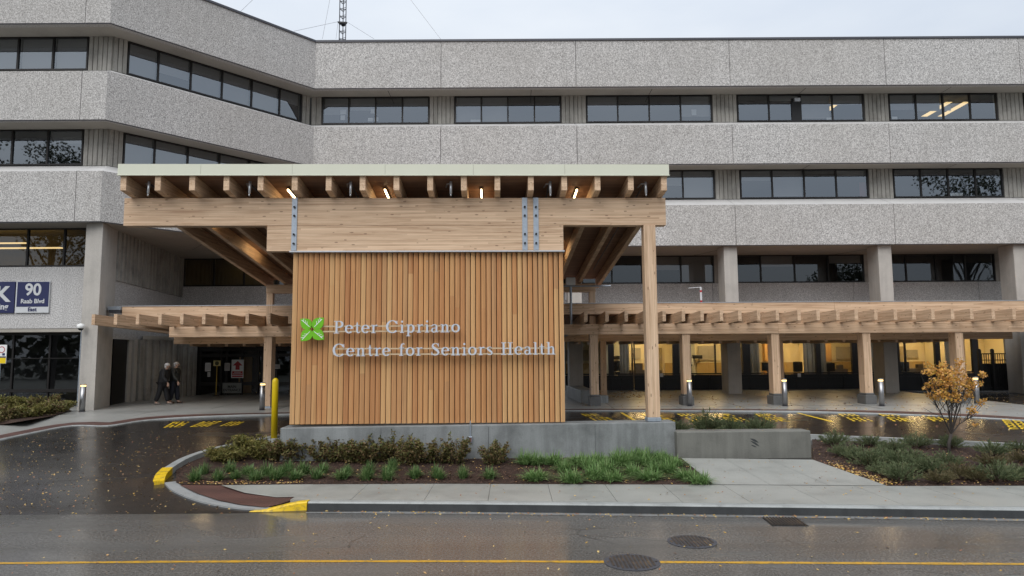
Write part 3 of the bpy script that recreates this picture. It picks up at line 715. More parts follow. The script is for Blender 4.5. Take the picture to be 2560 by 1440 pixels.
for x0, x1 in ((6.3, 8.0), (11.4, 12.9), (16.5, 18.0), (20.5, 22.3)): ct.box(x0, x1, 37.6, 38.1, 1.02, 2.0).box(x0 + .3, x0 + .7, 37.7, 37.9, 2.0, 2.35).box(x1 - .5, x1 - .2, 37.7, 37.9, 2.0, 2.22)
bpart(ct, 'counter', plain('counter_laminate', (.13, .10, .07), .5))
bpart(wp, 'wall_panel', plain('pale_panel', (.42, .42, .38), .7))
# left wing ground and lower floors (plane Y = 27.2)
YL = 1.45
window(0, segX(0, -27), segX(0, -16.75), 6.42, 7.96, [segX(0, oY(p, 640, 27.2).x) for p in (-80, 66, 158)], YL, (0, 0, 0, .0), GLASS4)
room(0, segX(0, -27), segX(0, -16.6), 6.2, 8.4, YL + .16, YL + 4, plain('dim_wall', (.30, .25, .14), .9))
pl_ = MB(); a = oY(2, 600, 29).x; pl_.box(-22.6, -20.2, 28.6, 28.75, 7.60, 7.64).box(-23.0, -19.6, 29.9, 30.1, 7.6, 7.64).box(-25, -22.5, 29, 29.6, 7.6, 7.64); bpart(pl_, 'ceiling_light', CEILW)
bpart(MB().box(-30, -16.3, 27.2, 27.6, 4.0, 6.42), 'concrete_panel', AGGD)
bpart(MB().box(-30, -16.4, 27.22, 28.2, 3.86, 3.998), 'soffit', SOF)
window(0, segX(0, -27), segX(0, -16.45), .98, 3.86, [segX(0, oY(p, 900, 27.9).x) for p in (-60, 30, 122)], 2.15, None, GLASS4, head=.1)
trn = MB()
for zz in (1.62, 2.85): trn.box(-27, -16.5, 27.87, 27.93, zz - (.12 if zz < 2 else .03), zz)
bpart(trn, 'window_transom', BRONZE)
room(0, segX(0, -27), segX(0, -16.75), .9, 3.86, 2.4, 4.4, ROOMD)
bpart(MB().prism([(-16.2, 26.15), (-15.47, 26.0), (-15.95, 27.85), (-16.6, 27.85)], .88, 7.958), 'column', CONC, bevel=.02)
# recess side wall: ribbed upper strip, aggregate panel, ribbed lower wall that bends out to the doors
def wall_between(p, q, z0, z1, ribs, mat, name, th=.3):
    p, q = Vector(p), Vector(q); d = (q - p).normalized(); n = Vector((-d.y, d.x)); b = MB(); L = (q - p).length
    c = [p + n * .05, q + n * .05, q + n * th, p + n * th]; b.prism([(v.x, v.y) for v in c], z0, z1)
    if ribs:
        k = max(1, round(L / .40))
        for i in range(k):
            a, e = p + d * L * (i + .22) / k, p + d * L * (i + .78) / k
            b.prism([(v.x, v.y) for v in (a - n * .06, e - n * .06, e + d * .015 + n * .052, a - d * .015 + n * .052)], z0, z1)
    return bpart(b, name, mat)
wall_between((-15.98, 27.86), (-17.18, 36.2), 5.95, 7.955, True, RIB, 'ribbed_wall')
wall_between((-15.96, 27.86), (-17.16, 36.2), 3.6, 5.94, False, AGGD, 'concrete_panel')
def gz(px, py): p = oZ(px, py, .96); return (p.x, p.y)
g0, g1, g2, g3, g4 = gz(275, 1012), gz(310, 1006), gz(338, 1003.5), gz(410, 998), gz(489, 990.5)
wall_between(g1, g2, .9, 3.62, True, CONC, 'pilaster')
wall_between(g2, g3, .9, 3.62, True, RIB, 'ribbed_wall'); wall_between((g3[0] + .001, g3[1]), g4, .9, 3.62, True, RIB, 'ribbed_wall')
nw = MB(); nw.prism([(g0[0], g0[1] + .06), (g1[0], g1[1] + .06), (g1[0] - .3, g1[1] + .3), (g0[0] - .3, g0[1] + .3)], .9, 3.62); bpart(nw, 'narrow_window', BRONZE)
vr = MB(); vr.prism([(g1[0] + .25, g1[1] + .8), (g3[0], g3[1] + .12), (g4[0], g4[1] + .3), (g4[0] + 9, g4[1] + .35), (g4[0] + 9, 36.2), (-19, 36.2)], 3.63, 3.8); bpart(vr, 'vestibule_roof', SOF)
# entrance doors
DY = g4[1] + .15; dx0 = g4[0] + .02
def DX(px, py=930): return oY(px, py, DY).x
ent = MB(); dz = 3.62
ent.box(dx0 - .5, dx0 + .12, DY + .05, DY + .14, .9, dz)
for px in (497, 552, 566, 604, 644, 655, 690, 726, 790): x = DX(px); ent.box(x - .05, x + .05, DY, DY + .14, .9, dz)
for z in (3.0, 1.62, .95): ent.box(dx0, DX(900), DY + .02, DY + .12, z - (.16 if z != .95 else .05), z)
ent.box(dx0, DX(900), DY + .01, DY + .13, dz - .5, dz)
eo = bpart(ent, 'entrance_door', BRONZE)
eg = MB().quad((dx0, DY + .07, .95), (DX(900), DY + .07, .95), (DX(900), DY + .07, dz - .4), (dx0, DY + .07, dz - .4)); bpart(eg, 'pane', GLASSG, eo)
lob = MB(); lob.add([(x, y, z) for z in (.9, 3.6) for (x, y) in ((dx0, DY + .2), (DX(900), DY + .2), (DX(900), DY + 4), (dx0, DY + 4))], [(0, 1, 2, 3), (4, 5, 6, 7), (1, 2, 6, 5), (2, 3, 7, 6), (3, 0, 4, 7)]); bpart(lob, 'lobby', ROOMD)
bpart(MB().box(DX(567), DX(600), DY + 1.5, DY + 1.6, .95, 2.9).box(DX(655), DX(668), DY + 1.2, DY + 1.3, .95, 2.7), 'lobby_wood_panel', CAB)
#@@BUILD_END

# ------------------------------------------------------------------ signs on the building
def standM(x, y, z): return Matrix.Translation((x, y, z)) @ STAND
def wpt(px, py, Y): p = oY(px, py, Y); return p.x, p.z
sx0, sz1 = wpt(41, 704, 27.12); sx1, sz0 = wpt(125, 704, 27.12)[0], wpt(41, 782, 27.12)[1]; zm = wpt(41, 767, 27.12)[1]
sg = empty('address_sign', (sx0, 27.16, sz0)); tag(sg, 'navy address sign reading 90 Raab Blvd East on the speckled wall', 'sign')
o = MB().box(0, sx1 - sx0, -.03, .02, 0, sz1 - sz0).build('board', SIGNW, sg)
MB().box(.05, sx1 - sx0 - .02, -.036, -.031, zm - sz0, sz1 - sz0 - .012).build('navy_panel', NAVY, sg)
wc = (sx1 - sx0) / 2 + .02
text('number', '90', .64, SIGNW, sg, standM(wc, -.042, zm - sz0 + .46), .003, .016)
text('street_name', 'Raab Blvd', .235, SIGNW, sg, standM(wc, -.042, zm - sz0 + .14), .003, .006)
text('direction', 'East', .21, NAVY, sg, standM(wc, -.036, .06), .003, .006)
kx1 = wpt(38, 704, 27.12)[0]
kg = empty('parking_sign', (kx1, 27.16, sz0)); tag(kg, 'navy sign cut by the photo edge with a large white K and ing', 'sign')
MB().box(-2.3, 0, -.03, .02, 0, sz1 - sz0).build('board', NAVY, kg)
text('letter', 'K', .82, SIGNW, kg, standM(-.20, -.036, .46), .003, .03, 'RIGHT'); text('lettering', 'ing', .33, SIGNW, kg, standM(-.22, -.036, .14), .003, .010, 'RIGHT')
px_, pz_ = wpt(7, 909, 24.2)
ps = empty('notice_sign', (px_ - .06, 24.2, PZ(px_, 24.2))); tag(ps, 'white and yellow notice sign on a thin post at the photo edge', 'sign')
b0 = wpt(7, 909, 24.2)[1] - ps.location.z; b1 = wpt(7, 862, 24.2)[1] - ps.location.z
MB().box(-.30, .17, -.01, .01, b0, b1).build('board', WHITE, ps, bevel=.004)
MB().box(-.29, .16, -.016, -.011, b0 + .01, b0 + .2).build('yellow_panel', YEL, ps); MB().box(-.29, .16, -.016, -.011, b0 + .2, b0 + .25).build('blue_strip', NAVY, ps)
rr = MB()
for k in range(16): a, b = k * math.pi / 8, (k + 1) * math.pi / 8; c_ = (.0, b1 - .17); rr.quad(*[(c_[0] + r * math.cos(t), -.014, c_[1] + r * math.sin(t)) for r, t in ((.09, a), (.09, b), (.115, b), (.115, a))])
rr.build('ring_symbol', RED, ps); MB().box(.03, .12, -.015, -.011, b0 + .28, b0 + .36).build('blue_symbol', NAVY, ps)
MB().tube([(-.06, .03, 0), (-.06, .03, b1 - .02)], .03).build('post', GALV, ps)
# notices on and before the doors
def board(name, pxa, pya, pxb, pyb, Y, mat, label, cat):
    xa, za = wpt(pxa, pyb, Y); xb, zb = wpt(pxb, pya, Y); e = empty(name, (xa, Y, za)); tag(e, label, cat)
    MB().box(0, xb - xa, -.008, .0, 0, zb - za).build('sheet', mat, e); return e, xb - xa, zb - za
e, w, h = board('arrow_sign', 578, 899, 610, 945, DY - .02, WHITE, 'white entrance sign with a red up arrow and red panel on the door', 'sign')
MB().box(.04, w - .04, -.014, -.009, .04, h * .37).build('red_panel', RED, e)
ar = MB(); ar.add([(w * .5 - .1, -.012, h * .45), (w * .5 + .1, -.012, h * .45), (w * .5 + .1, -.012, h * .68), (w * .5 + .24, -.012, h * .68), (w * .5, -.012, h * .93), (w * .5 - .24, -.012, h * .68), (w * .5 - .1, -.012, h * .68)], [(0, 1, 2, 3, 4, 5, 6)]); ar.build('arrow', RED, e)
ln = MB()
for k, ww in enumerate((.16, .22, .26)): ln.box(w / 2 - ww, w / 2 + ww, -.018, -.0145, h * (.30 - .09 * k), h * (.33 - .09 * k))
ln.build('text_lines', SIGNW, e)
def paper(pxa, pya, pxb, pyb, label):
    e, w, h = board('paper_notice', pxa, pya, pxb, pyb, DY - .012, PAPER, label, 'notice')
    l_ = MB()
    for k in range(6): l_.box(w * .15, w * .85, -.011, -.0085, h * (.2 + .11 * k), h * (.23 + .11 * k))
    l_.build('text_lines', plain('grey_ink', (.2, .19, .19)) if 'grey_ink' not in MATS else MATS['grey_ink'], e)
paper(512.5, 907, 527.5, 928.5, 'larger paper notice on the left door leaf, above a smaller sheet'); paper(518.5, 930.5, 526, 942, 'small paper sheet low on the left door leaf'); paper(561, 907, 575, 927, 'paper notice beside the red arrow sign'); paper(686, 911, 700, 922, 'paper notice on dark glass right of the timber post')
e, w, h = board('entrance_banner', 556, 957, 604, 983, DY - .012, plain('faded_banner', (.20, .21, .20), .6), 'faded grey banner reading MAIN ENTRANCE low on the door', 'sign')
text('lettering', 'MAIN\nENTRANCE', .17, BLACK, e, standM(w / 2, -.012, h * .52), .002, .004)
yx, _ = wpt(541, 960, DY - .7); ys = empty('stand_sign', (yx, DY - .7, PZ(yx, DY - .7))); tag(ys, 'yellow pole with a small cream card on top before the doors', 'sign')
MB().tube([(0, 0, .03), (0, 0, 1.45)], .022).build('pole', plain('yellow_pole', (.55, .36, .05), .5), ys); MB().box(-.17, .17, -.02, .0, 1.42, 1.68).build('card', plain('cream_card', (.6, .52, .22), .6), ys)
MB().lathe([(.14, 0), (.14, .02), (.03, .04)], 14).build('foot', BLACK, ys)
dd = MB(); dd.add([(.10 * math.cos(t * math.pi / 8), -.026, 1.55 + .10 * math.sin(t * math.pi / 8)) for t in range(16)], [tuple(range(16))]); dd.build('dark_disc', plain('disc_green', (.05, .05, .015)), ys)
# wall-mounted things
wx, wz = wpt(1420, 752, 35.9); e = empty('wall_notice_board', (wx - .15, 35.94, wz)); tag(e, 'blank white board on the speckled wall right of the slat screen', 'board'); MB().box(0, .72, -.03, 0, .05, .72).build('face', WHITE, e); MB().box(-.02, .74, -.022, 0, .03, .74).build('rim', GALV, e)
for px_, lab in ((1654, 'small pale tag on the black sill panel left of the first bare bollard post'), (1998, 'small pale tag on the black sill panel between two timber posts')):
    x, z = wpt(px_, 938, 35.96); o = MB().box(x - .08, x + .08, 35.945, 35.962, z - .09, z + .09).box(x - .05, x + .05, 35.94, 35.944, z - .03, z + .05).build('wall_tag', PAPER); tag(o, 'pale square tag on the black sill, %s' % ('the one right of the tall post' if px_ < 1800 else 'the one farther right'), 'tag')
cxx, czz = wpt(207, 820, 26.0); e = empty('security_camera', (cxx, 25.98, czz)); tag(e, 'white dome camera with a thin cable on the left concrete column', 'camera')
MB().ell((0, -.1, 0), (.1, .1, .1), 14, 9).build('dome', BLACK, e, True); MB().lathe([(.04, .16), (.13, .12), (.13, .0), (.115, -.02)], 16, (0, -.1)).build('housing', WHITE, e, True); MB().tube([(0, -.05, 0), (-.02, -.02, -.6), (-.06, .02, -2.9)], .018).build('cable', GALV, e)

def indoor(name, px, py, Y, label, cat, mk):
    p = oY(px, py, Y); e = empty(name, p); tag(e, label, cat); mk(e); return e
def disp(e): MB().box(-.16, .16, -.06, .06, -.22, .22).build('casing', SIGNW, e, bevel=.03); MB().box(-.10, .10, -.075, -.062, -.2, -.14).build('slot', DARKM, e)
def monitor(e): MB().box(-.32, .32, -.03, .03, -.02, .42).build('screen', BLACK, e, bevel=.01); MB().box(-.05, .05, -.02, .04, -.25, -.021).box(-.16, .16, -.1, .12, -.28, -.251).build('stand', BLACK, e)
def chair(e): MB().box(-.25, .25, -.06, .06, .0, .55).build('backrest', BLACK, e, bevel=.05); MB().box(-.26, .26, -.5, .0, -.12, -.02).build('seat', BLACK, e, bevel=.03); MB().tube([(0, -.25, -.6), (0, -.25, -.12)], .03).build('stem', DARKM, e)
def gauge(e): MB().box(-.28, .28, -.08, .08, -.1, .1).build('unit', BLACK, e, bevel=.03); MB().tube([(-.28, 0, 0), (-.42, 0, -.02)], .03).build('bracket', STEEL, e)
for px, py, lab in ((1726, 905, 'left white towel dispenser on the lit clinic wall'), (2013, 905, 'right white towel dispenser on the lit clinic wall')): indoor('towel_dispenser', px, py, 39.3, lab, 'dispenser', disp)
for px, py, lab in ((1920, 926, 'black monitor on the sill behind the middle post'), (2072, 927, 'black monitor at the window, left of the third concrete column')): indoor('computer_monitor', px, py, 36.9, lab, 'monitor', monitor)
for px, py, lab in ((1545, 928, 'dark office chair behind the window left of the tall post'), (1995, 930, 'dark office chair below the right towel dispenser'), (2262, 930, 'dark office chair behind glass near the orange tree')): indoor('office_chair', px, py, 37.3, lab, 'chair', chair)
for px, py, lab in ((1538, 894, 'black wall device left of the tall post, behind glass'), (1743, 892, 'black wall device above the left towel dispenser')): indoor('wall_device', px, py, 39.3, lab, 'device', gauge)
# ------------------------------------------------------------------ timber canopy over the drive
can = empty('entrance_canopy', CO, TH); tag(can, 'tall timber canopy with fir slat screen and pale metal fascia over the drive', 'canopy')
def cpart(mb, name, mat, parent=None, **k): return mb.build(name, mat, parent or can, **k)
xB0, xB1 = -9.64, 3.91
cpart(MB().box(xB0, xB1, -.12, .14, 6.10, 6.80), 'upper_beam', WX, bevel=.008)
cpart(MB().box(-6.10, 1.30, -.12, .14, 5.455, 6.096), 'lower_beam', WX, bevel=.008)
cpart(MB().box(-5.52, 1.32, -.19, .18, 5.42, 5.452), 'flashing', FLASH)
SLP = .115; YF = -.62
zr = lambda y: 6.802 - SLP * (y - 0)                        # underside of the rafters
yBk = 9.9
for i in range(17):
    x = -9.42 + (3.76 + 9.42) * i / 16; b = MB(); w = .07
    vs = [(x + s * w, y, zr(y) + dz) for y in (YF, yBk + .9) for dz in (0, .385) for s in (-1, 1)]
    b.add(vs, [(0, 1, 3, 2), (4, 6, 7, 5), (0, 4, 5, 1), (1, 5, 7, 3), (3, 7, 6, 2), (2, 6, 4, 0)])
    cpart(b, 'rafter', WY, bevel=.006)
dk = MB(); vs = [(x, y, zr(y) + .387 + dz) for dz in (0, .1) for y in (YF, yBk + 1.0) for x in (-9.50, 3.84)]
dk.add(vs, [(0, 1, 3, 2), (4, 6, 7, 5), (0, 4, 5, 1), (1, 5, 7, 3), (3, 7, 6, 2), (2, 6, 4, 0)]); cpart(dk, 'roof_deck', DECK)
fs = MB(); zf0 = zr(YF) + .375; xf = [-9.54, -7.55, -5.35, -3.1, -.95, 1.3, 3.88]
for a, b in zip(xf[:-1], xf[1:]): fs.box(a + .003, b - .003, YF - .06, YF - .03, zf0, zf0 + .265)
fs.box(-9.55, 3.89, YF - .07, YF - .02, zf0 - .02, zf0 - .001)
for x in (-9.54, 3.85):
    vs = [(x + sx, y, zr(y) + .375 + dz) for sx in (0, .03) for y in (YF - .028, yBk + 1.0) for dz in (0, .265)]
    fs.add(vs, [(0, 1, 3, 2), (4, 6, 7, 5), (0, 4, 5, 1), (1, 5, 7, 3), (3, 7, 6, 2), (2, 6, 4, 0)])
cpart(fs, 'fascia', FASC)
cpart(MB().box(3.33, 3.63, -.14, .16, 1.30, 6.097), 'post', WZ, bevel=.01)
cpart(MB().box(3.31, 3.65, -.16, .18, 1.20, 1.298), 'post_base', GALV, bevel=.01)
for x in (cl(736, 560, -.13)[0], cl(1312, 560, -.13)[0], cl(1340, 560, -.13)[0]):
    s_ = cpart(MB().box(x - .065, x + .065, -.145, -.121, 5.47, 6.80), 'steel_strap', GALV)
    for z in (6.56, 6.34, 5.87, 5.64): cpart(MB().tube([(x, -.144, z), (x, -.185, z)], .027, 8), 'bolt', BLACK, s_)
# slat screen: boards turned a little so that each edge catches light
sl = MB(); n = 52; x0, x1 = -5.46, 1.30; r2 = random.Random(3)
for i in range(n):
    x = x0 + (x1 - x0) * (i + .5) / n; a = R_(33 + r2.uniform(-3, 3)); w, t = .054, .018
    cuts = [1.20] + sorted(r2.choice((r2.uniform(1.6, 3.0), r2.uniform(3.6, 5.0))) for _ in range(r2.choice((0, 0, 1, 1)))) + [5.418]
    for k, (za, zb) in enumerate(zip(cuts[:-1], cuts[1:])):
        M = Matrix.Translation((x, -.04, 0)) @ Matrix.Rotation(a, 4, 'Z')
        sl.box(-w, w, -t, t, za + (.0 if k == 0 else .001), zb - .001, M)
cpart(sl, 'slat_screen', SLAT)
cpart(MB().box(-5.45, 1.29, .062, .075, 1.2, 5.42), 'gap_shade_sheet', plain('gap_shade', (.045, .022, .010), .8))  # dark sheet added behind the open slats so their gaps read as shade
cpart(MB().box(-5.46, -5.38, .08, .13, 1.2, 5.42).box(1.2, 1.28, .08, .13, 1.2, 5.42).box(-5.37, 1.19, .08, .12, 5.3, 5.42).box(-5.37, 1.19, .08, .12, 1.2, 1.3).box(-5.37, 1.19, .08, .12, 3.2, 3.35), 'screen_frame', BLACK)
cpart(MB().box(-9.30, 3.55, yBk - .13, yBk + .13, 5.30, zr(yBk) - .03), 'back_beam', WX, bevel=.008)
for px in (676, 1480):
    x = cl(px, 760, yBk)[0]; cpart(MB().box(x - .12, x + .12, yBk - .12, yBk + .12, 4.02, 5.298), 'back_post', WZ, bevel=.008)
# concrete plinth under the screen
plb = empty('concrete_plinth', CO, TH); tag(plb, 'long stained concrete base wall under the slat screen', 'base wall')
xl, xr = -5.62, 3.98
b = MB(); vs = [(x, y, z) for (x, y) in ((xl, -.22), (xr, -.22), (xr, .42), (xl, .42)) for z in (.1, None)]
vs = [(x, y, (1.135 if x < 0 else 1.195) if z is None else z) for x, y, z in vs]
b.add(vs, [(0, 2, 3, 1), (2, 4, 5, 3), (4, 6, 7, 5), (6, 0, 1, 7), (1, 3, 5, 7), (0, 6, 4, 2)]); b.build('wall', BASE, plb, bevel=.02)
pj = MB()
for x in (-3.2, -.6, 2.0): pj.box(x - .004, x + .004, -.2225, -.221, .3, 1.12)
pj.build('form_joint', KERBF, plb)
ox, oz = cl(1176, 1100, -.24); ob = empty('outlet_box', c2w(ox, -.23, oz)); ob.rotation_euler.z = TH; tag(ob, 'small grey outlet box and conduit on the plinth face', 'outlet')
MB().box(-.045, .045, -.06, 0, -.06, .09).build('box', GALV, ob, bevel=.008); MB().box(-.03, .03, -.066, -.061, -.04, .06).build('cover', plain('outlet_cover', (.16, .07, .07), .5), ob); MB().tube([(0, -.02, .09), (0, -.02, .46)], .014).build('conduit', GALV, ob)
# yellow bollard
yb = onD(685, 1095, .12); e = empty('yellow_bollard', (yb.x, yb.y, yb.z)); tag(e, 'tall yellow bollard beside the slat screen', 'bollard')
MB().lathe([(.085, 0), (.085, 1.52), (.08, 1.57), (.06, 1.61), (.03, 1.63)], 20).build('post', YEL, e, True); MB().lathe([(.17, -.4), (.17, -.02), (.15, 0)], 18).build('footing', BASE, e, True)
# concrete bench with carved mark
bx0, bz0 = cl(1690, 1145, -.42); bx1 = cl(2030, 1146, -.42)[0]
be = empty('concrete_bench', c2w(bx0, -.42, .28), TH); tag(be, 'plain grey concrete bench block at the end of the path', 'bench')
L = bx1 - bx0; MB().box(0.03, L, 0, .5, 0, cl(1850, 1078, -.42)[1] - .28).build('block', BENCH, be, bevel=.025)
sm = MB(); mx, mz = cl(1886, 1107, -.42); mx -= bx0; mz -= .28
def blade(cx_, cz_, w, h, ang):
    pts = []
    for k in range(9): t = k / 8; pts.append((-w + 2 * w * t, h * math.sin(math.pi * t)))
    for k in range(9): t = 1 - k / 8; pts.append((-w + 2 * w * t, -h * .5 * math.sin(math.pi * t)))
    c, s = math.cos(ang), math.sin(ang); sm.add([(cx_ + x * c - z * s, -.003, cz_ + x * s + z * c) for x, z in pts], [tuple(range(18))])
blade(mx, mz + .05, .12, .035, -.45); blade(mx + .01, mz - .02, .13, .03, -.55); blade(mx - .02, mz - .08, .08, .02, -.4)
sm.build('carved_mark', KERBF, be)

# ------------------------------------------------------------------ lettering on the screen
def ribbon(mb, pts, y):                                    # pts: (x, z, halfwidth)
    V = [Vector((p[0], p[1])) for p in pts]; vs = []
    for i, p in enumerate(V):
        d = (V[min(i + 1, len(V) - 1)] - V[max(i - 1, 0)]).normalized(); n = Vector((-d.y, d.x)); h = pts[i][2]; vs += [p + n * h, p - n * h]
    n = len(vs); T = .035
    v3 = [(v.x, y, v.y) for v in vs] + [(v.x, y + T, v.y) for v in vs]; f = []
    for i in range(0, n - 2, 2): f += [(i, i + 2, i + 3, i + 1), (n + i, n + i + 1, n + i + 3, n + i + 2), (i, n + i, n + i + 2, i + 2), (i + 1, i + 3, n + i + 3, n + i + 1)]
    f += [(0, 1, n + 1, n), (n - 2, 2 * n - 2, 2 * n - 1, n - 1)]; mb.add(v3, f)
_k = [0]
def arc(cx_, cz_, rx, rz, a0, a1, wv=.075, wh=.028, n=22):
    o = []
    for k in range(n + 1):
        t = math.radians(a0 + (a1 - a0) * k / n); o.append((cx_ + rx * math.cos(t), cz_ + rz * math.sin(t), wh + (wv - wh) * abs(math.cos(t)) ** 1.3))
    return o
def glyph(ch):
    S_ = []; st = lambda x, a, b, w=.07: S_.append([(x, a, w), (x, b, w)]); ba = lambda a, b, z, w=.024: S_.append([(a, z, w), (b, z, w)])
    sf_ = lambda x, z, w=.15: ba(x - w, x + w, z, .026)
    if ch == 'P': st(.2, .02, .98); sf_(.2, .025, .19); ba(.02, .38, .975); S_.append(arc(.38, .73, .24, .245, 90, -90)); ba(.2, .4, .487); adv = .74
    elif ch == 'H': st(.2, .02, .98); st(.68, .02, .98); ba(.2, .68, .51); [sf_(x, z, .18) for x in (.2, .68) for z in (.025, .975)]; adv = .92
    elif ch == 'C': S_.append(arc(.47, .5, .38, .485, 38, 318, .085, .025, 34)); S_.append([(.8, .98, .02), (.8, .7, .035)]); adv = .92
    elif ch in 'Ss':
        p = [(.52, .83, .03), (.44, .95, .028), (.3, .975, .026), (.16, .9, .055), (.12, .76, .075), (.2, .63, .085), (.36, .5, .09), (.5, .37, .085), (.55, .23, .075), (.48, .09, .05), (.32, .025, .026), (.16, .06, .028), (.08, .18, .03)]
        if ch == 'S': S_.append(p); S_.append([(.54, .99, .018), (.54, .72, .03)]); S_.append([(.07, .01, .018), (.07, .3, .03)]); adv = .68
        else: S_.append([(x * .72 + .02, z * .67, w * .82) for x, z, w in p]); adv = .5
    elif ch == 'e': S_.append(arc(.29, .335, .225, .31, 4, 318, .075, .025)); ba(.1, .51, .37); adv = .6
    elif ch == 'o': S_.append(arc(.32, .335, .24, .31, 0, 360, .075, .025, 28)); adv = .66
    elif ch == 't': S_.append([(.2, .9, .01), (.2, .7, .065), (.2, .15, .065), (.24, .05, .05), (.33, .03, .03), (.4, .08, .02)]); ba(.03, .38, .63); adv = .44
    elif ch == 'f': st(.2, .02, .8, .065); S_.append([(.2, .78, .065), (.23, .92, .05), (.33, .975, .035), (.42, .93, .04)]); ba(.03, .38, .63); sf_(.19, .025); adv = .44
    elif ch == 'r': st(.19, .02, .64, .065); sf_(.19, .025); ba(.04, .2, .635, .025); S_.append([(.22, .48, .03), (.3, .6, .035), (.4, .63, .05), (.46, .58, .05)]); adv = .52
    elif ch == 'i': st(.18, .02, .64, .065); sf_(.18, .025); ba(.04, .2, .635, .025); S_.append([(.11, .9, .04), (.14, .9, .07), (.18, .9, .08), (.22, .9, .07), (.25, .9, .04)]); adv = .37
    elif ch == 'l': st(.18, .02, .99, .065); sf_(.18, .025); ba(.04, .2, .985, .02); adv = .36
    elif ch in 'nh':
        st(.19, .02, .99 if ch == 'h' else .64, .065); sf_(.19, .025); ba(.04, .2, .985 if ch == 'h' else .635, .022)
        S_.append([(.22, .48, .03), (.32, .6, .03), (.42, .63, .04), (.5, .58, .06), (.53, .46, .065), (.53, .03, .065)]); sf_(.53, .025); adv = .74
    elif ch == 'a': S_.append([(.08, .5, .04), (.13, .6, .035), (.26, .64, .026), (.38, .6, .05), (.42, .46, .065), (.42, .12, .065), (.47, .035, .04), (.56, .06, .018)]); S_.append(arc(.25, .19, .16, .17, 60, 330, .06, .025)); adv = .6
    elif ch == 'p': st(.19, -.26, .64, .065); sf_(.19, -.255); ba(.04, .2, .635, .025); S_.append(arc(.37, .335, .2, .305, 150, -150, .075, .026)); adv = .7
    else: adv = .42
    return S_, adv
def word_line(s): 
    x = 0; out = []
    for ch in s:
        st, adv = glyph(ch); out.append((x, st)); x += adv + .075
    return out, x
sgn = empty('sign_lettering', c2w(0, -.18, 4.0)); sgn.rotation_euler.z = TH
tag(sgn, 'grey letters reading Peter Cipriano Centre for Seniors Health with green leaf logo', 'sign')
SY = -.30
for s, pa_, pb_, pyb in (('Peter Cipriano', 834, 1148, 833.5), ('Centre for Seniors Health', 831, 1388, 891)):
    xa, za = cl(pa_, pyb if s[0] == 'P' else 891, SY); xb, zb = cl(pb_, pyb - (3 if s[0] == 'P' else 5), SY)
    g_, W = word_line(s); sc = (xb - xa) / (W - .15); ch_ = .302; mb = MB(); j = 0; tilt = (zb - za) / (xb - xa)
    for gi_, (gx_, sts) in enumerate(g_):
        if s[gi_] == ' ': mb.build('word', LETT, sgn); mb = MB()
        for st in sts:
            j += 1; ribbon(mb, [(xa + (gx_ + p[0]) * sc - .0, (za + tilt * (gx_ + p[0]) * sc) + p[1] * ch_ - 4.0, p[2] * ch_ * 1.1) for p in st], -.12 - (j % 5) * .0012)
    mb.build('word', LETT, sgn)
    for pz_, pxa, pxb in (((816, 763, 1148), (829, 763, 1146)) if s[0] == 'P' else ((872, 838, 1384), (886, 831, 1386))):
        x_, z_ = cl(pxa, pz_, SY); x2, z2 = cl(pxb, pz_ - 2, SY); MB().bar((x_, -.055, z_ - 4), (x2, -.055, z2 - 4), .05, .034).build('rail', RAILM, sgn)
for (t, bse) in (((751.3, 797), (777.5, 820)), ((809.5, 794), (783, 820.5)), ((752.5, 853), (778, 825.5)), ((810.5, 849), (782.5, 826))):
    tx, tz = cl(*t, SY); bx, bz = cl(*bse, SY); tz -= 4; bz -= 4; d = Vector((tx - bx, tz - bz)); n = Vector((-d.y, d.x)); lf = []
    prof = [(0, .0), (.06, .16), (.2, .31), (.38, .385), (.55, .36), (.72, .27), (.88, .12), (1, 0)]
    pts = [Vector((bx, bz)) + d * a + n * w for a, w in prof] + [Vector((bx, bz)) + d * a - n * w for a, w in prof[-2:0:-1]]
    m_ = len(pts); b = MB(); b.add([(p.x, -.14, p.y) for p in pts] + [(p.x, -.09, p.y) for p in pts], [tuple(range(m_)), tuple(range(m_, 2 * m_))[::-1]] + [(i, (i + 1) % m_, m_ + (i + 1) % m_, m_ + i) for i in range(m_)])
    lo = b.build('leaf', GREEN, sgn); v_ = MB(); P0 = Vector((bx, bz))
    ribbon(v_, [(*(P0 + d * .12), .006), (*(P0 + d * .86), .008)], -.1435)
    for a, sd in ((.36, 1), (.52, 1), (.68, 1)):
        q = P0 + d * a; sgd = 1 if n.y > 0 else -1; ribbon(v_, [(*q, .006), (*(q + d * .14 + n * .17 * sgd), .005)], -.1447)
    v_.build('vein', WHITE, lo)
#@@CANOPY_END
# ------------------------------------------------------------------ pergola along the building
pg = empty('timber_pergola', (0, 27.2, .92)); tag(pg, 'long low timber pergola on square posts running along the building front', 'pergola')
_p = pg.location.copy()
def gpart(mb, name, mat, parent=None, **k):
    o = mb.build(name, mat, parent or pg, **k)
    if parent is None: o.location = -_p
    return o
def XY(px, Y, py=820): return oY(px, py, Y).x
xl_, xr_ = XY(423, 26.46), 27.0
jt = [xl_, 3.3, 10.1, 17.0, 27.0]
for a, b in zip(jt[:-1], jt[1:]): gpart(MB().box(a + .002, b - .002, 26.46, 26.72, 3.605, 3.997), 'lower_beam', WX, bevel=.008)
for a, b in ((XY(305, 26.95, 775), XY(668, 26.95)), (XY(668, 26.95) + .004, 3.2), (3.204, 12.5), (12.504, 27.0)): gpart(MB().box(a, b, 26.95, 27.17, 4.404, 4.82), 'upper_beam', WX, bevel=.008)
gpart(MB().box(XY(305, 26.95, 775) - .02, 27.0, 26.93, 27.19, 4.822, 4.845), 'flashing', FLASH)
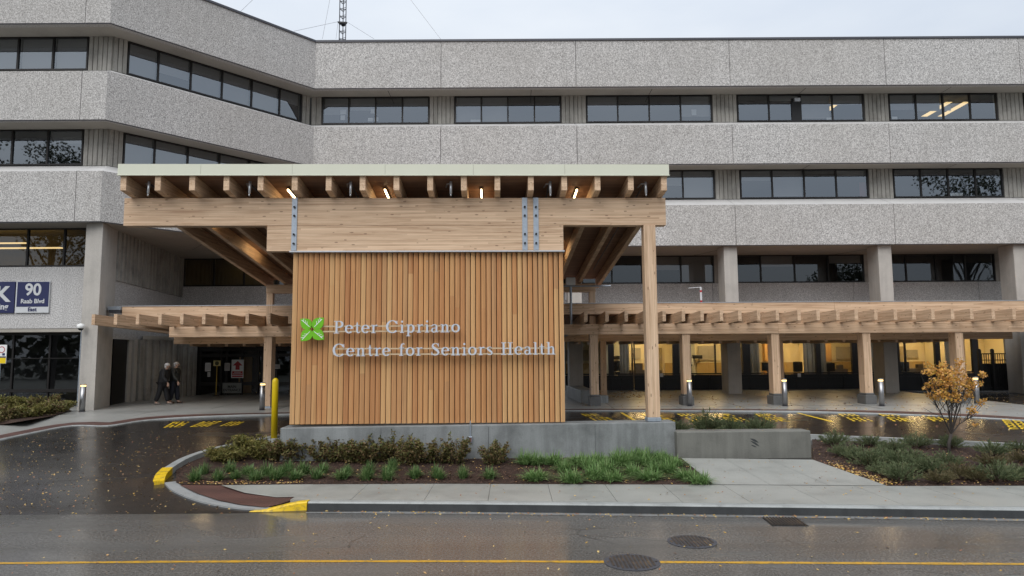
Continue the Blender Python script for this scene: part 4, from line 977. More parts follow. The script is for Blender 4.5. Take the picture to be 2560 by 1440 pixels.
gpart(MB().box(XY(437, 30.7, 850), XY(2528, 30.7, 845), 30.6, 30.85, 3.418, 3.81), 'rear_beam', WX, bevel=.008)
rp = [233.5, 289, 344, 400, 454.5, 509.5, 564, 618, 672, 725, 780] + [834 + 50.5 * i for i in range(12)] + [1464.5, 1517.5, 1565.5, 1613, 1660.5, 1708.5, 1755.5, 1804, 1850, 1897, 1944, 1998, 2046, 2095, 2141, 2190, 2239, 2285, 2333, 2382, 2430, 2484, 2536, 2588, 2640]
for px in rp:
    x = XY(px, 25.28, 790); w = .062; sl_ = .028; ye = 31.8; b = MB()
    vs = [(x + s * w, y, 3.999 - sl_ * (y - 26.6) + dz) for y in (25.28, ye) for dz in (0, .385) for s in (-1, 1)]
    b.add(vs, [(0, 1, 3, 2), (4, 6, 7, 5), (0, 4, 5, 1), (1, 5, 7, 3), (3, 7, 6, 2), (2, 6, 4, 0)]); gpart(b, 'rafter', WY, bevel=.006)
dk = MB(); x0, x1 = XY(289, 25.28), 27.0
vs = [(x, y, 3.999 - .028 * (y - 26.6) + .387 + dz) for dz in (0, .05) for y in (27.2, 32.4) for x in (x0, x1)]
dk.add(vs, [(0, 1, 3, 2), (4, 6, 7, 5), (0, 4, 5, 1), (1, 5, 7, 3), (3, 7, 6, 2), (2, 6, 4, 0)]); gpart(dk, 'roof_deck', DECK)
for i in range(44):                                        # lower rear joists towards the doors
    x = -14.2 + i * .78
    if x > 22: break
    gpart(MB().box(x - .06, x + .06, 30.86, 34.4, 3.32, 3.58), 'rear_joist', WY)
gpart(MB().box(-14.4, 22, 30.86, 34.6, 3.582, 3.66), 'rear_deck', DECK)
PSTX = [(670, 26.64, 0), (1485, 26.64, 1), (1715, 26.64, 1), (1938, 26.64, 1), (2166, 26.64, 1), (2398, 26.64, 1), (2640, 26.64, 1)]
for px, Y, pl in PSTX:
    x = XY(px, Y - .12, 850 if pl else 860); z0 = PZ(x, Y); w = .15
    z1 = 3.603
    p = gpart(MB().box(x - w, x + w, Y - .14, Y + .30, z0 + (.40 if pl else .06), z1), 'post', WZ, bevel=.01)
    if pl:
        gpart(MB().box(x - w - .06, x + w + .06, Y - .25, Y + .42, z0 - .1, z0 + .34).box(x - w - .01, x + w + .01, Y - .2, Y + .35, z0 + .341, z0 + .418), 'plinth', plain('dark_plinth', (.12, .12, .118), .6, 0, .3, 4) if 'dark_plinth' not in MATS else MATS['dark_plinth'], p, bevel=.02)
    else: gpart(MB().box(x - w - .02, x + w + .02, Y - .17, Y + .35, z0 - .05, z0 + .058), 'post_base', GALV, p)
for px in (1508, 1950, 2404):
    x = XY(px, 30.7, 900); gpart(MB().box(x - .13, x + .13, 30.62, 30.82, .95, 3.416), 'rear_post', WZ, bevel=.01)
x, z = oY(270, 783, 26.9).x, oY(270, 783, 26.9).z; x2 = oY(305, 766, 26.9).x
e = empty('gutter_end_box', (x, 26.95, z)); tag(e, 'galvanised gutter box at the left end of the pergola beam', 'gutter'); z2 = oY(305, 766, 26.9).z - z
MB().box(0, x2 - x - .03, -.1, .25, z2 * .45, z2).build('hood', GALV, e, bevel=.01); MB().box(.03, x2 - x - .05, -.06, .2, .01, z2 * .44).build('outlet', DARKM, e)
# low concrete bench and rear block under the pergola
x, _ = wpt(1433, 975, 29.5); e = empty('low_concrete_seat', (x, 28.0, PZ(0, 28))); tag(e, 'low concrete seat wall beside the pergola post behind the slat screen', 'seat')
MB().prism([(0.15, -.2), (.75, -.2), (.62, 4.2), (-.1, 4.2)], -.05, .5).build('wall', BASE, e, bevel=.02); MB().box(.78, 1.25, -.1, .5, -.05, .28).build('end_block', BASE, e, bevel=.02)
# black fence at the right
fx0, fx1 = wpt(2452, 940, 34)[0], wpt(2525, 940, 34)[0]
e = empty('iron_fence', (fx0, 34.0, .99)); tag(e, 'black iron fence between the last columns on the right', 'fence'); W = fx1 - fx0 + .4
f = MB(); f.box(0, W, -.02, .02, 1.75, 1.8); f.box(0, W, -.02, .02, .1, .15); f.box(0, W, -.02, .02, 1.45, 1.49)
k = 0
while k * .11 < W: f.box(k * .11 - .012, k * .11 + .012, -.012, .012, .1, 1.75); k += 1
f.build('panel', BLACK, e)
for x in (0, W * .35): MB().box(x - .06, x + .06, -.06, .06, 0, 1.95).lathe([(.1, 1.95), (.1, 1.98), (.04, 2.02)], 4, (x, 0)).build('post', BLACK, e)
MB().box(0, W, .1, .14, 0, 1.3).build('screen', BLACK, e)
# striped white and red pole on the pergola roof
p = oY(1753, 752, 30); e = empty('striped_pole', (p.x, 30, 4.25)); tag(e, 'thin white pole with red bands and an arm above the pergola', 'pole'); H = oY(1753, 718, 30).z - 4.25
MB().tube([(0, 0, 0), (0, 0, H)], .045, 10).build('pole', SIGNW, e); rb = MB()
for t in (.2, .55, .85): rb.tube([(0, 0, H * t), (0, 0, H * t + .09)], .048, 10)
rb.build('band', RED, e); MB().tube([(0, 0, H), (-.55, 0, H - .04)], .014, 6).build('arm', SIGNW, e)
# pipe with a white box at the canopy
x, z = cl(1440, 705, 9.2); e = empty('drain_pipe', c2w(x - .2, 9.3, 4.2), TH); tag(e, 'grey drain pipe with a white box hanging behind the screen', 'pipe')
MB().box(-.18, .18, -.1, .1, 1.32, 1.62).build('box', WHITE, e, bevel=.02); MB().tube([(0, 0, -.35), (0, 0, 1.32)], .05, 10).build('pipe', GALV, e); MB().tube([(0, 0, -.35), (0, .1, -.5), (-.5, .3, -.75)], .05, 10).build('elbow', GALV, e); MB().tube([(-.5, -.05, 1.28), (1.55, -.05, 1.28)], .03, 8).build('rail_pipe', GALV, e)

# ------------------------------------------------------------------ lamps
def strip_light():
    e = empty('strip_light', (0, 0, 0)); MB().box(-.017, .017, 0, 1.5, 0, .03).build('tube', TUBE, e); MB().box(-.03, .03, -.02, 1.52, .031, .07).build('housing', DARKM, e); return e
proto = strip_light(); first = True
bays = [('second', 1.5), ('fifth', 4.5), ('eighth', 7.5), ('eleventh', 10.5), ('fourteenth', 13.5)]
for row, y in (('front', .22), ('rear', 5.2)):
    for nm, i in bays:
        o = proto if first else copy_tree(proto); first = False
        x = -9.42 + 13.18 * i / 16; yy = y + (1.0 if (nm == 'second' and row == 'front') else 0); w = c2w(x, yy, zr(yy) + .387 - .085); o.location = w; o.rotation_euler = (-math.atan(SLP), 0, TH)
        tag(o, 'lit strip lamp, %s row, %s rafter bay from the left of the canopy' % (row, nm), 'lamp', 'strip lamps under the canopy')
pl_ = strip_light(); first = True
for i, x in enumerate((-12.6, -9.9, -6.6, 4.7, 8.1, 11.8, 15.2, 19.0)):
    o = pl_ if first else copy_tree(pl_); first = False; o.location = (x, 28.2, 3.93); o.rotation_euler = (0, 0, 0)
    tag(o, 'lit strip lamp under the low pergola, %s from the left' % ORD[i], 'lamp', 'strip lamps under the pergola')
def lit_bollard():
    e = empty('lit_bollard'); MB().lathe([(.095, 0), (.095, .90)], 24).build('body', STEEL, e, True); MB().lathe([(.085, .901), (.085, .955)], 24).build('light_ring', RING, e, True); MB().lathe([(.097, .956), (.097, .985), (.09, .995)], 24).build('cap', STEEL, e, True); MB().lathe([(.12, 0), (.12, .008)], 24).build('base_plate', DARKM, e); return e
proto = lit_bollard()
for i, (px, py, lab) in enumerate(((205, 1030, 'beside the left concrete column'), (655, 1026, 'before the timber post left of the slat screen'), (1490, 1014, 'just right of the slat screen'), (1725, 1016, 'just right of the tall front post'), (1963, 1016, 'at the middle post of the right pergola'), (2205, 1016, 'left of the small orange tree'), (2443, 1010, 'behind the small orange tree'))):
    o = proto if i == 0 else copy_tree(proto); p = oZ(px, py, .905); o.location = (p.x, p.y, PZ(p.x, p.y)); tag(o, 'steel bollard with a glowing top ' + lab, 'bollard', 'lit steel bollards along the plaza edge')
def sprinkler():
    e = empty('sprinkler_pipe'); MB().tube([(0, 0, .03), (0, 0, -.28)], [.036, .030], 8).tube([(0, 0, -.28), (0, 0, -.34)], [.014, .022], 8).build('head', FLASH, e, True); MB().tube([(0, 0, -.02), (-.1, .05, -.01), (-.14, .3, -.01)], .02, 6).build('bracket', STEEL, e)
    MB().tube([(-.02, .02, 0), (-.02, 9.2, 0)], .022, 6).build('pipe', DARKM, e); return e
proto = sprinkler()
for i, (nm, b_) in enumerate((('first', .62), ('fourth', 3.6), ('seventh', 6.6), ('tenth', 9.6), ('thirteenth', 12.6), ('last', 15.5))):
    o = proto if i == 0 else copy_tree(proto); x = -9.42 + 13.18 * b_ / 16; y = -.40; o.location = c2w(x, y, zr(y) + .27); o.rotation_euler = (-math.atan(SLP), 0, TH)
    tag(o, 'silver sprinkler head with a long dark pipe in the %s rafter bay of the canopy' % nm, 'sprinkler', 'sprinklers under the canopy')

# ------------------------------------------------------------------ roof mast
p = oY(857, 97, 40); H = 14.0
e = empty('lattice_mast', (p.x, 40, 17.7)); tag(e, 'dark lattice radio mast with guy wires on the roof', 'mast')
b = MB(); w = .19; legs = [(-w, -.1), (w, -.1), (-w * .3, .22)]
for x, y in legs: b.tube([(x, y, 0), (x, y, H)], .028, 6)
z = .2
while z < H - .5:
    for i in range(3):
        (xa, ya), (xb, yb_) = legs[i], legs[(i + 1) % 3]; b.tube([(xa, ya, z), (xb, yb_, z + .0)], .014, 5, False); b.tube([(xa, ya, z), (xb, yb_, z + .12)], .014, 5, False)
    z += .47
b.build('tower', DARKM, e)
zp = oY(857, 57, 40).z - 17.7
pt = MB(); pt.prism([(-.28, -.2), (.28, -.12), (.0, .3)], zp - .1, zp); pt.build('guy_plate', BLACK, e)
gy = MB()
for a, bp in (((-.26, -.15, zp), oY(735, 78, 36)), ((.26, -.1, zp), oY(935, 97, 38)), ((0, 0, zp + 6.5), oY(806, 97, 37)), ((0, .2, zp + 7), oY(1102, 98, 36.5)), ((-.1, 0, zp + 7), oY(600, 30, 34)), ((-.26, -.15, zp), oY(840, 97, 39))):
    gy.tube([a, bp - Vector((p.x, 40, 17.7))], .010, 5)
gy.build('guy_wire', plain('wire', (.3, .3, .32), .5, .3), e)

# ------------------------------------------------------------------ people
def skin_mesh(name, chains, mat, parent, sub=2):
    """chains: list of lists (x,y,z,r); the first vertex of later chains joins the nearest earlier vertex when given as int"""
    vs, es, rs = [], [], []
    for c in chains:
        prev = None
        for q in c:
            if isinstance(q, int): prev = q; continue
            vs.append(q[:3]); rs.append(q[3]); i = len(vs) - 1
            if prev is not None: es.append((prev, i))
            prev = i
    me = bpy.data.meshes.new(name); me.from_pydata(vs, es, []); o = bpy.data.objects.new(name, me); COL.objects.link(o)
    mo = o.modifiers.new('skin', 'SKIN'); mo.use_smooth_shade = True
    for i, d in enumerate(me.skin_vertices[0].data): d.radius = (rs[i] if not isinstance(rs[i], tuple) else rs[i][0],) * 2 if not isinstance(rs[i], tuple) else rs[i]; d.use_root = (i == 0)
    sb = o.modifiers.new('sub', 'SUBSURF'); sb.levels = sub; sb.render_levels = sub
    bpy.context.view_layer.update(); dg = bpy.context.evaluated_depsgraph_get(); m2 = bpy.data.meshes.new_from_object(o.evaluated_get(dg)); bpy.data.objects.remove(o)
    m2.materials.clear(); m2.materials.append(mat); r = bpy.data.objects.new(name, m2); COL.objects.link(r); r.parent = parent
    for pgn in m2.polygons: pgn.use_smooth = True
    return r
def hand_chains(wx, wy, wz, dx, dz):
    """palm and five fingers hanging along direction (dx,dz)"""
    d = Vector((dx, 0, dz)).normalized(); s = Vector((0, 1, 0)); c = []
    pm = Vector((wx, wy, wz)) + d * .05
    return d, s, pm
def person(name, loc, h, lean, stride, coat_len, coat, trousers, shoe, hairm, label):
    e = empty(name, loc); e.scale = (h / 1.7,) * 3; tag(e, label, 'person')
    f = 1; hx = lean
    # skeleton: +x is the walking direction
    pel = (0, 0, .92); ch = (hx * .55, 0, 1.28); nk = (hx * .95, 0, 1.45); hd = (hx + .045, 0, 1.585)
    kf, ff = (stride * .62, .09, .49), (stride, .09, .075); kb, fb = (-stride * .35, -.09, .47), (-stride * .95, -.09, .085)
    sh = [(hx * .85, .19, 1.39), (hx * .85, -.19, 1.39)]; el = [(hx * .55 - .10, .24, 1.10), (hx * .55 + .06, -.24, 1.10)]; wr = [(hx * .6 - .02, .24, .87), (hx * .6 + .24, -.23, .90)]
    chains = [[(*pel, .12), (hx * .3, 0, 1.1, .12), (*ch, .14), (*nk, .058), (hx + .02, 0, 1.53, .062), (*hd, .092), (hx + .05, 0, 1.665, .07)],
              [0, (.02, .09, .86, .09), (*kf, .06), (*ff, .042), (ff[0] + .16, .09, .04, .035)], [0, (-.01, -.09, .86, .09), (*kb, .06), (*fb, .042), (fb[0] + .15, -.09, .035, .035)],
              [2, (*sh[0], .055), (*el[0], .042), (*wr[0], .028)], [2, (*sh[1], .055), (*el[1], .042), (*wr[1], .028)]]
    body = skin_mesh('body', chains, SKIN, e)
    # hands (palm, four fingers, thumb) and face joined into the body mesh
    hb = MB()
    for (x, y, z), sgn_ in ((wr[0], 1), (wr[1], -1)):
        hb.ell((x + .01, y, z - .055), (.036, .016, .055), 10, 6)
        for k in range(4):
            fx = x - .022 + .019 * k; ln = (.07, .082, .078, .06)[k]; hb.tube([(fx, y, z - .09), (fx + .006, y - .004 * sgn_, z - .09 - ln * .55), (fx + .002, y - .018 * sgn_, z - .09 - ln)], [.0095, .009, .006], 6)
        hb.tube([(x + .035, y, z - .045), (x + .055, y - .01 * sgn_, z - .075), (x + .052, y - .018 * sgn_, z - .105)], [.012, .011, .007], 6)
    hx_, hz_ = hd[0], hd[2]
    hb.tube([(hx_ + .085, 0, hz_ + .025), (hx_ + .118, 0, hz_ - .012), (hx_ + .09, 0, hz_ - .02)], [.010, .016, .010], 6)
    for s in (-1, 1): hb.ell((hx_ + .0, s * .092, hz_ + .0), (.022, .012, .032), 8, 5); hb.ell((hx_ + .08, s * .034, hz_ + .02), (.012, .014, .010), 8, 5)
    hb.ell((hx_ + .088, 0, hz_ - .05), (.012, .026, .008), 8, 5)
    tmp = hb.build('tmp', SKIN, None, True); bm = bmesh.new(); bm.from_mesh(body.data); bm.from_mesh(tmp.data); bm.to_mesh(body.data); bm.free(); bpy.data.objects.remove(tmp)
    for pgn in body.data.polygons: pgn.use_smooth = True
    # clothes follow the body
    zc = coat_len
    skin_mesh('coat', [[(hx * .02, 0, zc, (.20, .22)), (hx * .12, 0, max(zc + .12, .92), (.20, .22)), (hx * .35, 0, 1.12, (.19, .21)), (*ch, (.195, .22)), (hx * .85, 0, 1.41, (.15, .17)), (hx * .95, 0, 1.475, (.078, .078))],
                       [3, (*sh[0], .10), (*el[0], .09), (wr[0][0], wr[0][1], wr[0][2] + .02, .066)], [3, (*sh[1], .10), (*el[1], .09), (wr[1][0], wr[1][1], wr[1][2] + .02, .066)]], coat, e)
    skin_mesh('trousers', [[(0, 0, .95, .16), (.02, .09, .84, .13), (*kf, .108), (ff[0] - .005, ff[1], ff[2] + .025, .092)], [0, (-.01, -.09, .84, .13), (*kb, .108), (fb[0] - .005, fb[1], fb[2] + .025, .092)]], trousers, e)
    for (x, y, z), nm in ((ff, 'shoe'), (fb, 'shoe')):
        skin_mesh(nm, [[(x - .05, y, .05 , .05), (x + .06, y, .045, .05), (x + .19, y, .036, .04)]], shoe, e, 2)
    hr = MB(); hr.ell((hd[0] - .032, 0, hd[2] + .040), (.108, .106, .092), 14, 9); hr.ell((hd[0] - .062, 0, hd[2] - .03), (.066, .098, .085), 12, 7)
    ho = hr.build('hair', hairm, e, True); return e
p1 = oZ(404, 1011, .95); person('person', (p1.x, p1.y, PZ(p1.x, p1.y)), 1.66, .15, .22, .70, COAT, TROU, SHOE, HAIR, 'stooped person with white hair in a long black coat, walking behind')
p2 = oZ(434, 1008.5, .95); pe2 = person('person', (p2.x, p2.y, PZ(p2.x, p2.y)), 1.70, .03, .13, .86, JACK, TROUN, plain('brown_shoe', (.07, .04, .03), .6), plain('dark_grey_hair', (.46, .45, .44), .7), 'upright person with short grey hair in a dark jacket and navy trousers')
hbag = empty('hand_bag', (p2.x - .24, p2.y + .1, PZ(p2.x, p2.y))); tag(hbag, 'dark bag carried low beside the person in navy trousers', 'bag')
MB().box(-.16, .16, -.07, .07, .18, .6).build('bag_body', TROUN, hbag, bevel=.05); MB().tube([(-.08, 0, .6), (-.05, 0, .78), (.05, 0, .78), (.08, 0, .6)], .012, 6).build('handle', BLACK, hbag)
#@@THINGS_END

# ------------------------------------------------------------------ plants
def leafq(mb, p, d, n, l, w):                              # a leaf: pointed quad strip bent a little
    d = d.normalized(); s = d.cross(n).normalized(); q = p + d * l * .5 + n * l * .06; e = p + d * l
    mb.add([p, q + s * w, e, q - s * w], [(0, 1, 2, 3)])
def rv(r): 
    while True:
        v = Vector((r.uniform(-1, 1), r.uniform(-1, 1), r.uniform(-1, 1)))
        if .05 < v.length < 1: return v.normalized()
def make_shrub(seed, h, rad, leaves, mat, stems=9, lsize=.08, upright=.9):
    stems = int(stems * 2.4)
    r = random.Random(seed); e = empty('leafy_shrub'); st = MB(); lf = MB()
    for i in range(stems):
        a = r.uniform(0, 6.283); k = r.uniform(.15, 1) ** .6; ht = h * r.uniform(.55, 1.05) * (1.1 - .35 * k); tip = Vector((math.cos(a) * rad * k, math.sin(a) * rad * k, ht)); b0 = Vector((math.cos(a) * rad * .2 * k, math.sin(a) * rad * .2 * k, -.05))
        mid = b0.lerp(tip, .5) + Vector((0, 0, h * .12)); st.tube([b0, mid, tip], [.010, .007, .003], 4, False)
        nl = leaves // stems
        for j in range(nl):
            t = r.uniform(.12, 1.0); pt = (b0.lerp(mid, t * 2) if t < .5 else mid.lerp(tip, t * 2 - 1)); out = Vector((math.cos(a), math.sin(a), .2)); d = (rv(r) + out * .6 + Vector((0, 0, -.1))).normalized()
            off = rv(r) * r.uniform(0, .30) * rad * (1.3 - t); pq = pt + off; ls = lsize * r.uniform(.6, 1.25)
            leafq(lf, pq, d, (rv(r) + Vector((0, 0, 1.2))).normalized(), ls, ls * .26)
            if r.random() < .5: d2 = (d + rv(r) * .8).normalized(); leafq(lf, pq, d2, (rv(r) + Vector((0, 0, 1))).normalized(), ls * .85, ls * .2)
    st.build('stems', STEMM, e); lf.build('leaves', mat, e); return e
def make_tuft(seed, n, h, spread, w, mat, name, droop=.5):
    r = random.Random(seed); e = empty(name); b = MB()
    for i in range(n):
        a = r.uniform(0, 6.283); k = r.random(); lean = spread * (.10 + .90 * k ** .7); ht = h * r.uniform(.6, 1.1) * (1 - .35 * k); bx = r.uniform(-1, 1) * spread * .3; by = r.uniform(-1, 1) * spread * .3
        s = Vector((-math.sin(a), math.cos(a), 0)) * w; pts = []
        for t in (0, .4, .75, 1.0): x = lean * t ** 1.4; z = ht * (t * 1.25 - droop * k * t ** 2.5 * .7) - .02; pts.append(Vector((bx + math.cos(a) * x, by + math.sin(a) * x, z)))
        vs = []
        for t, p in zip((1, .9, .6, .12), pts): vs += [p - s * t, p + s * t]
        b.add(vs, [(0, 1, 3, 2), (2, 3, 5, 4), (4, 5, 7, 6)])
    b.build('blades', mat, e); return e
def make_juniper(seed, mat, n=120):
    r = random.Random(seed); e = empty('juniper_shrub'); b = MB(); st = MB()
    for i in range(n):
        a = r.uniform(0, 6.283); k = r.random() ** .5; R0 = .46 * k; ht = .36 * (1 - .55 * k * k) * r.uniform(.6, 1.15)
        tip = Vector((math.cos(a) * R0, math.sin(a) * R0, max(.05, ht))); base = tip * .25; base.z = tip.z * .2
        if i % 4 == 0: st.tube([Vector((0, 0, -.03)), base, tip], [.008, .006, .003], 4, False)
        ax = (tip - base).normalized(); ax = (ax + Vector((math.cos(a), math.sin(a), .5)) * .5).normalized()
        for j in range(17):
            t = r.uniform(.2, 1.08); p = base.lerp(tip, t); d = (ax * 1.1 + rv(r) * .75).normalized(); l = r.uniform(.035, .07); s = d.cross(rv(r)).normalized() * .009
            b.add([p - s, p + s, p + d * l], [(0, 1, 2)])
            s2 = d.cross(s).normalized() * .009; b.add([p - s2, p + s2, p + d * l * .9], [(0, 1, 2)])
    b.build('needles', mat, e); st.build('stems', STEMM, e); return e
def hide_unlink(e):
    for c in list(e.children): bpy.data.objects.remove(c)
    bpy.data.objects.remove(e)
def scatter(protos, spots, labels, cat, group, rs):
    used = set()
    for (p, k, sc, szc), lab in zip(spots, labels):
        o = protos[k] if k not in used else copy_tree(protos[k]); used.add(k)
        o.location = p; o.rotation_euler = (0, 0, rs.uniform(0, 6.28)); o.scale = (sc, sc, szc); tag(o, lab, cat, group)
    for i, q in enumerate(protos):
        if i not in used: hide_unlink(q)
rs = random.Random(21)
def rowlabels(spots, fmt, rows):                           # spots carry photo px,py: label by row (rows: list of (ymax, phrase)) and order from the left
    lab = [None] * len(spots); last = -1e9
    for ymax, phrase in rows:
        ids = sorted([i for i, s in enumerate(spots) if last < s[1] <= ymax], key=lambda i: spots[i][0]); last = ymax
        for k, i in enumerate(ids): lab[i] = fmt % (ORD[min(k, 19)], phrase)
    return lab
# olive shrub mass at the nose and brown leafy shrubs along the plinth
pro = [make_shrub(1, .62, .54, 1700, L_SHRUBG, 15), make_shrub(2, .62, .50, 1400, L_SHRUB, 12), make_shrub(3, .72, .45, 900, L_SHRUB, 9), make_shrub(4, .52, .38, 550, L_SHRUB, 7), make_shrub(9, .56, .60, 1800, L_SHRUBG, 15)]
sp = [(575, 1152, 4, 1.0, .85), (612, 1136, 0, 1.05, 1.1), (655, 1146, 0, 1.0, 1.0), (545, 1150, 0, .75, .7), (690, 1150, 1, 1.05, 1.0), (726, 1150, 1, 1.0, 1.1), (762, 1149, 2, 1.2, 1.0), (800, 1150, 1, 1.05, 1.05), (838, 1152, 1, 1.05, 1.2), (875, 1154, 1, 1.0, 1.0), (912, 1156, 2, 1.1, 1.05), (948, 1152, 1, 1.0, 1.0), (985, 1154, 2, 1.1, 1.25), (1022, 1160, 2, 1.05, 1.1), (1062, 1155, 3, 1.3, 1.4), (1100, 1156, 2, .95, .9), (1138, 1158, 2, 1.0, 1.15), (1190, 1142, 3, .7, .9), (1232, 1160, 2, .9, .85), (1252, 1155, 3, .9, 1.35)]
lab = rowlabels(sp, '%s leafy autumn shrub from the left %s', [(9999, 'along the concrete plinth')])
scatter(pro, [(onD(a, b, .025), k, s * .95, z * .80) for a, b, k, s, z in sp], lab, 'shrub', 'leafy shrubs along the plinth', rs)
pro = [make_shrub(5, .52, .55, 1600, L_SHRUB, 12), make_shrub(6, .48, .5, 1500, L_SHRUBG, 12)]
sp = [(-30, 1046, 0, 1.2, 1.1), (22, 1047, 0, 1.25, 1.0), (70, 1042, 1, 1.25, 1.1), (112, 1036, 0, 1.2, 1.0), (150, 1030, 1, 1.05, .9), (55, 1026, 1, 1.3, 1.15), (120, 1024, 0, 1.1, 1.1), (5, 1028, 1, 1.2, 1.2)]
lab = rowlabels(sp, '%s low shrub from the left in the %s of the far left bed', [(1031, 'rear'), (9999, 'front')])
scatter(pro, [(Vector((*oZ(a, b, .92).xy, PZ(oZ(a, b, .92).x, oZ(a, b, .92).y) + .02)), k, s, z) for a, b, k, s, z in sp], lab, 'shrub', 'low shrubs in the left bed', rs)
# sedge tufts
Z3 = [(320, 520), (400, 455), (530, 512), (640, 435), (690, 498), (810, 455), (870, 512), (970, 465), (1050, 505), (1120, 470), (1180, 425), (1240, 500), (1310, 450), (1430, 492), (1490, 445), (1660, 498), (1710, 455), (1890, 505), (1910, 440), (2080, 508), (2125, 415), (2090, 455), (2340, 485), (2530, 485)]
Z4 = [(120, 430), (310, 438), (505, 430), (720, 432)]
sp = [(400 + .2734 * x, 1060 + .2734 * y) for x, y in Z3] + [(1000 + .3125 * x, 1060 + .3125 * y) for x, y in Z4]
pro = [make_tuft(31 + i, 170, .25, .25, .008, L_SEDGE, 'sedge_tuft', 1.0) for i in range(4)]
lab = rowlabels(sp, '%s dark sedge tuft from the left in the %s of the bed', [(1180, 'back rank'), (1191, 'middle rank'), (9999, 'front rank')])
scatter(pro, [(onD(a, b, .03), i % 4, rs.uniform(.85, 1.2) * (1.15 if i == 0 else 1), rs.uniform(.8, 1.15)) for i, (a, b) in enumerate(sp)], lab, 'sedge', 'sedge tufts in the mulch bed', rs)
# arching grass clumps
G4 = [(1090, 445), (1000, 315), (1080, 320), (1310, 370), (1230, 318), (1370, 460), (1500, 350), (1430, 320), (1570, 305), (1700, 450), (1650, 380), (1830, 310), (1780, 330), (1900, 275), (1980, 330), (2000, 440), (2080, 280), (2110, 310), (2150, 390), (2300, 435), (2060, 385), (2400, 475), (1860, 400), (1960, 290), (2190, 330), (1560, 430), (1740, 300)]
sp = [(1000 + .3125 * x, 1060 + .3125 * y) for x, y in G4]
pro = [make_tuft(51 + i, 240, .36, .52, .010, L_GRASS, 'grass_clump', 1.35) for i in range(4)]
lab = rowlabels(sp, '%s arching grass clump from the left in the %s beside the path', [(1160, 'plinth row'), (1185, 'middle row'), (9999, 'sidewalk row')])
scatter(pro, [(onD(a, b, .03), i % 4, rs.uniform(.72, 1.02), rs.uniform(.62, .92)) for i, (a, b) in enumerate(sp)], lab, 'grass clump', 'arching grass clumps beside the path', rs)
# junipers
J5 = [(970, 262, 250), (1060, 350, 250), (1260, 262, 230), (1470, 320, 280), (1170, 385, 240), (1260, 440, 280), (1370, 395, 260), (1660, 272, 260), (1950, 282, 250), (2290, 340, 290), (1375, 500, 210), (1525, 562, 270), (1600, 400, 250), (1650, 475, 260), (1770, 500, 250), (1840, 572, 220), (1910, 435, 260), (2020, 540, 230), (2290, 440, 240), (2340, 560, 310), (2540, 400, 200), (2560, 540, 240), (2530, 300, 200), (1500, 440, 250), (2160, 560, 180)]
sp = [(1800 + .2969 * x, 1040 + .2969 * y, w) for x, y, w in J5]
pro = [make_juniper(71, L_JUN), make_juniper(72, L_JUN), make_juniper(73, L_JUN), make_juniper(74, L_JUNB, 100)]
brown = {15, 17, 18, 20, 24}
lab = rowlabels(sp, '%s juniper from the left in the %s of the right bed', [(1128, 'kerb row'), (1160, 'second row'), (1182, 'third row'), (9999, 'sidewalk row')])
scatter(pro, [(onD(a, b - 3, .03), 3 if i in brown else i % 3, w / 250 * .88 * rs.uniform(.9, 1.1), w / 250 * rs.uniform(.75, 1.0)) for i, (a, b, w) in enumerate(sp)], lab, 'juniper', 'spreading junipers in the right bed', rs)
B1 = [(1270, 340, 200), (1600, 338, 320), (1860, 342, 240), (2190, 344, 270), (1740, 340, 200)]
sp = [(1420 + .21875 * x, 1000 + .21875 * y, w) for x, y, w in B1]; pro = [make_juniper(81, L_JUN), make_juniper(82, L_JUN)]
lab = rowlabels(sp, '%s juniper from the left behind the concrete bench%s', [(9999, '')])
scatter(pro, [(onD(a, b + 8, .08), i % 2, w / 250 * .95, w / 250 * 1.25) for i, (a, b, w) in enumerate(sp)], lab, 'juniper', 'junipers behind the bench', rs)
# young maple
tb = onD(2373, 1131, .03); tr = empty('young_maple', tb); tag(tr, 'slender young maple with orange autumn leaves in the mulch bed', 'tree')
r = random.Random(5); wood = MB(); lf = MB(); tips = []
HT = 2.3
def T(px, py, dy=0): q = oY(px, py, tb.y + dy); return q - tb
trunk = [Vector((0, 0, -.1)), Vector((.0, 0, .2)), T(2378, 1085), ]
wood.tube(trunk, [.046, .040, .034], 8)
fork = trunk[-1]
limbs = [((2340, 1010), -.1), ((2322, 975), .25), ((2362, 985), .2), ((2380, 975), -.2), ((2398, 965), .3), ((2352, 950), 0), ((2420, 945), 0), ((2432, 1040), .1), ((2400, 1000), -.25)]
for (px, py), dy in limbs:
    e_ = T(px, py, dy); m1 = fork.lerp(e_, .45) + Vector((r.uniform(-.04, .04), r.uniform(-.05, .05), .04)); wood.tube([fork, m1, e_], [.018, .012, .006], 6, False)
    for k in range(9):
        t = r.uniform(.45, 1); s_ = m1.lerp(e_, (t - .45) / .55); q = s_ + Vector((r.uniform(-.34, .34), r.uniform(-.32, .32), r.uniform(.12, .55))); wood.tube([s_, s_.lerp(q, .5) + rv(r) * .03, q], [.008, .006, .003], 4, False); tips.append((s_, q))
zmin = T(2370, 1015).z; 
def maple_leaf(p):
    d = (rv(r) + Vector((0, 0, -.35))).normalized(); n = (rv(r) + Vector((0, 0, .8))).normalized(); s_ = d.cross(n).normalized(); l = r.uniform(.045, .085)
    lf.add([p, p + d * l * .45 + s_ * l * .5, p + d * l * .6 + s_ * l * .17, p + d * l, p + d * l * .6 - s_ * l * .17, p + d * l * .45 - s_ * l * .5], [(0, 1, 2, 3, 4, 5)])
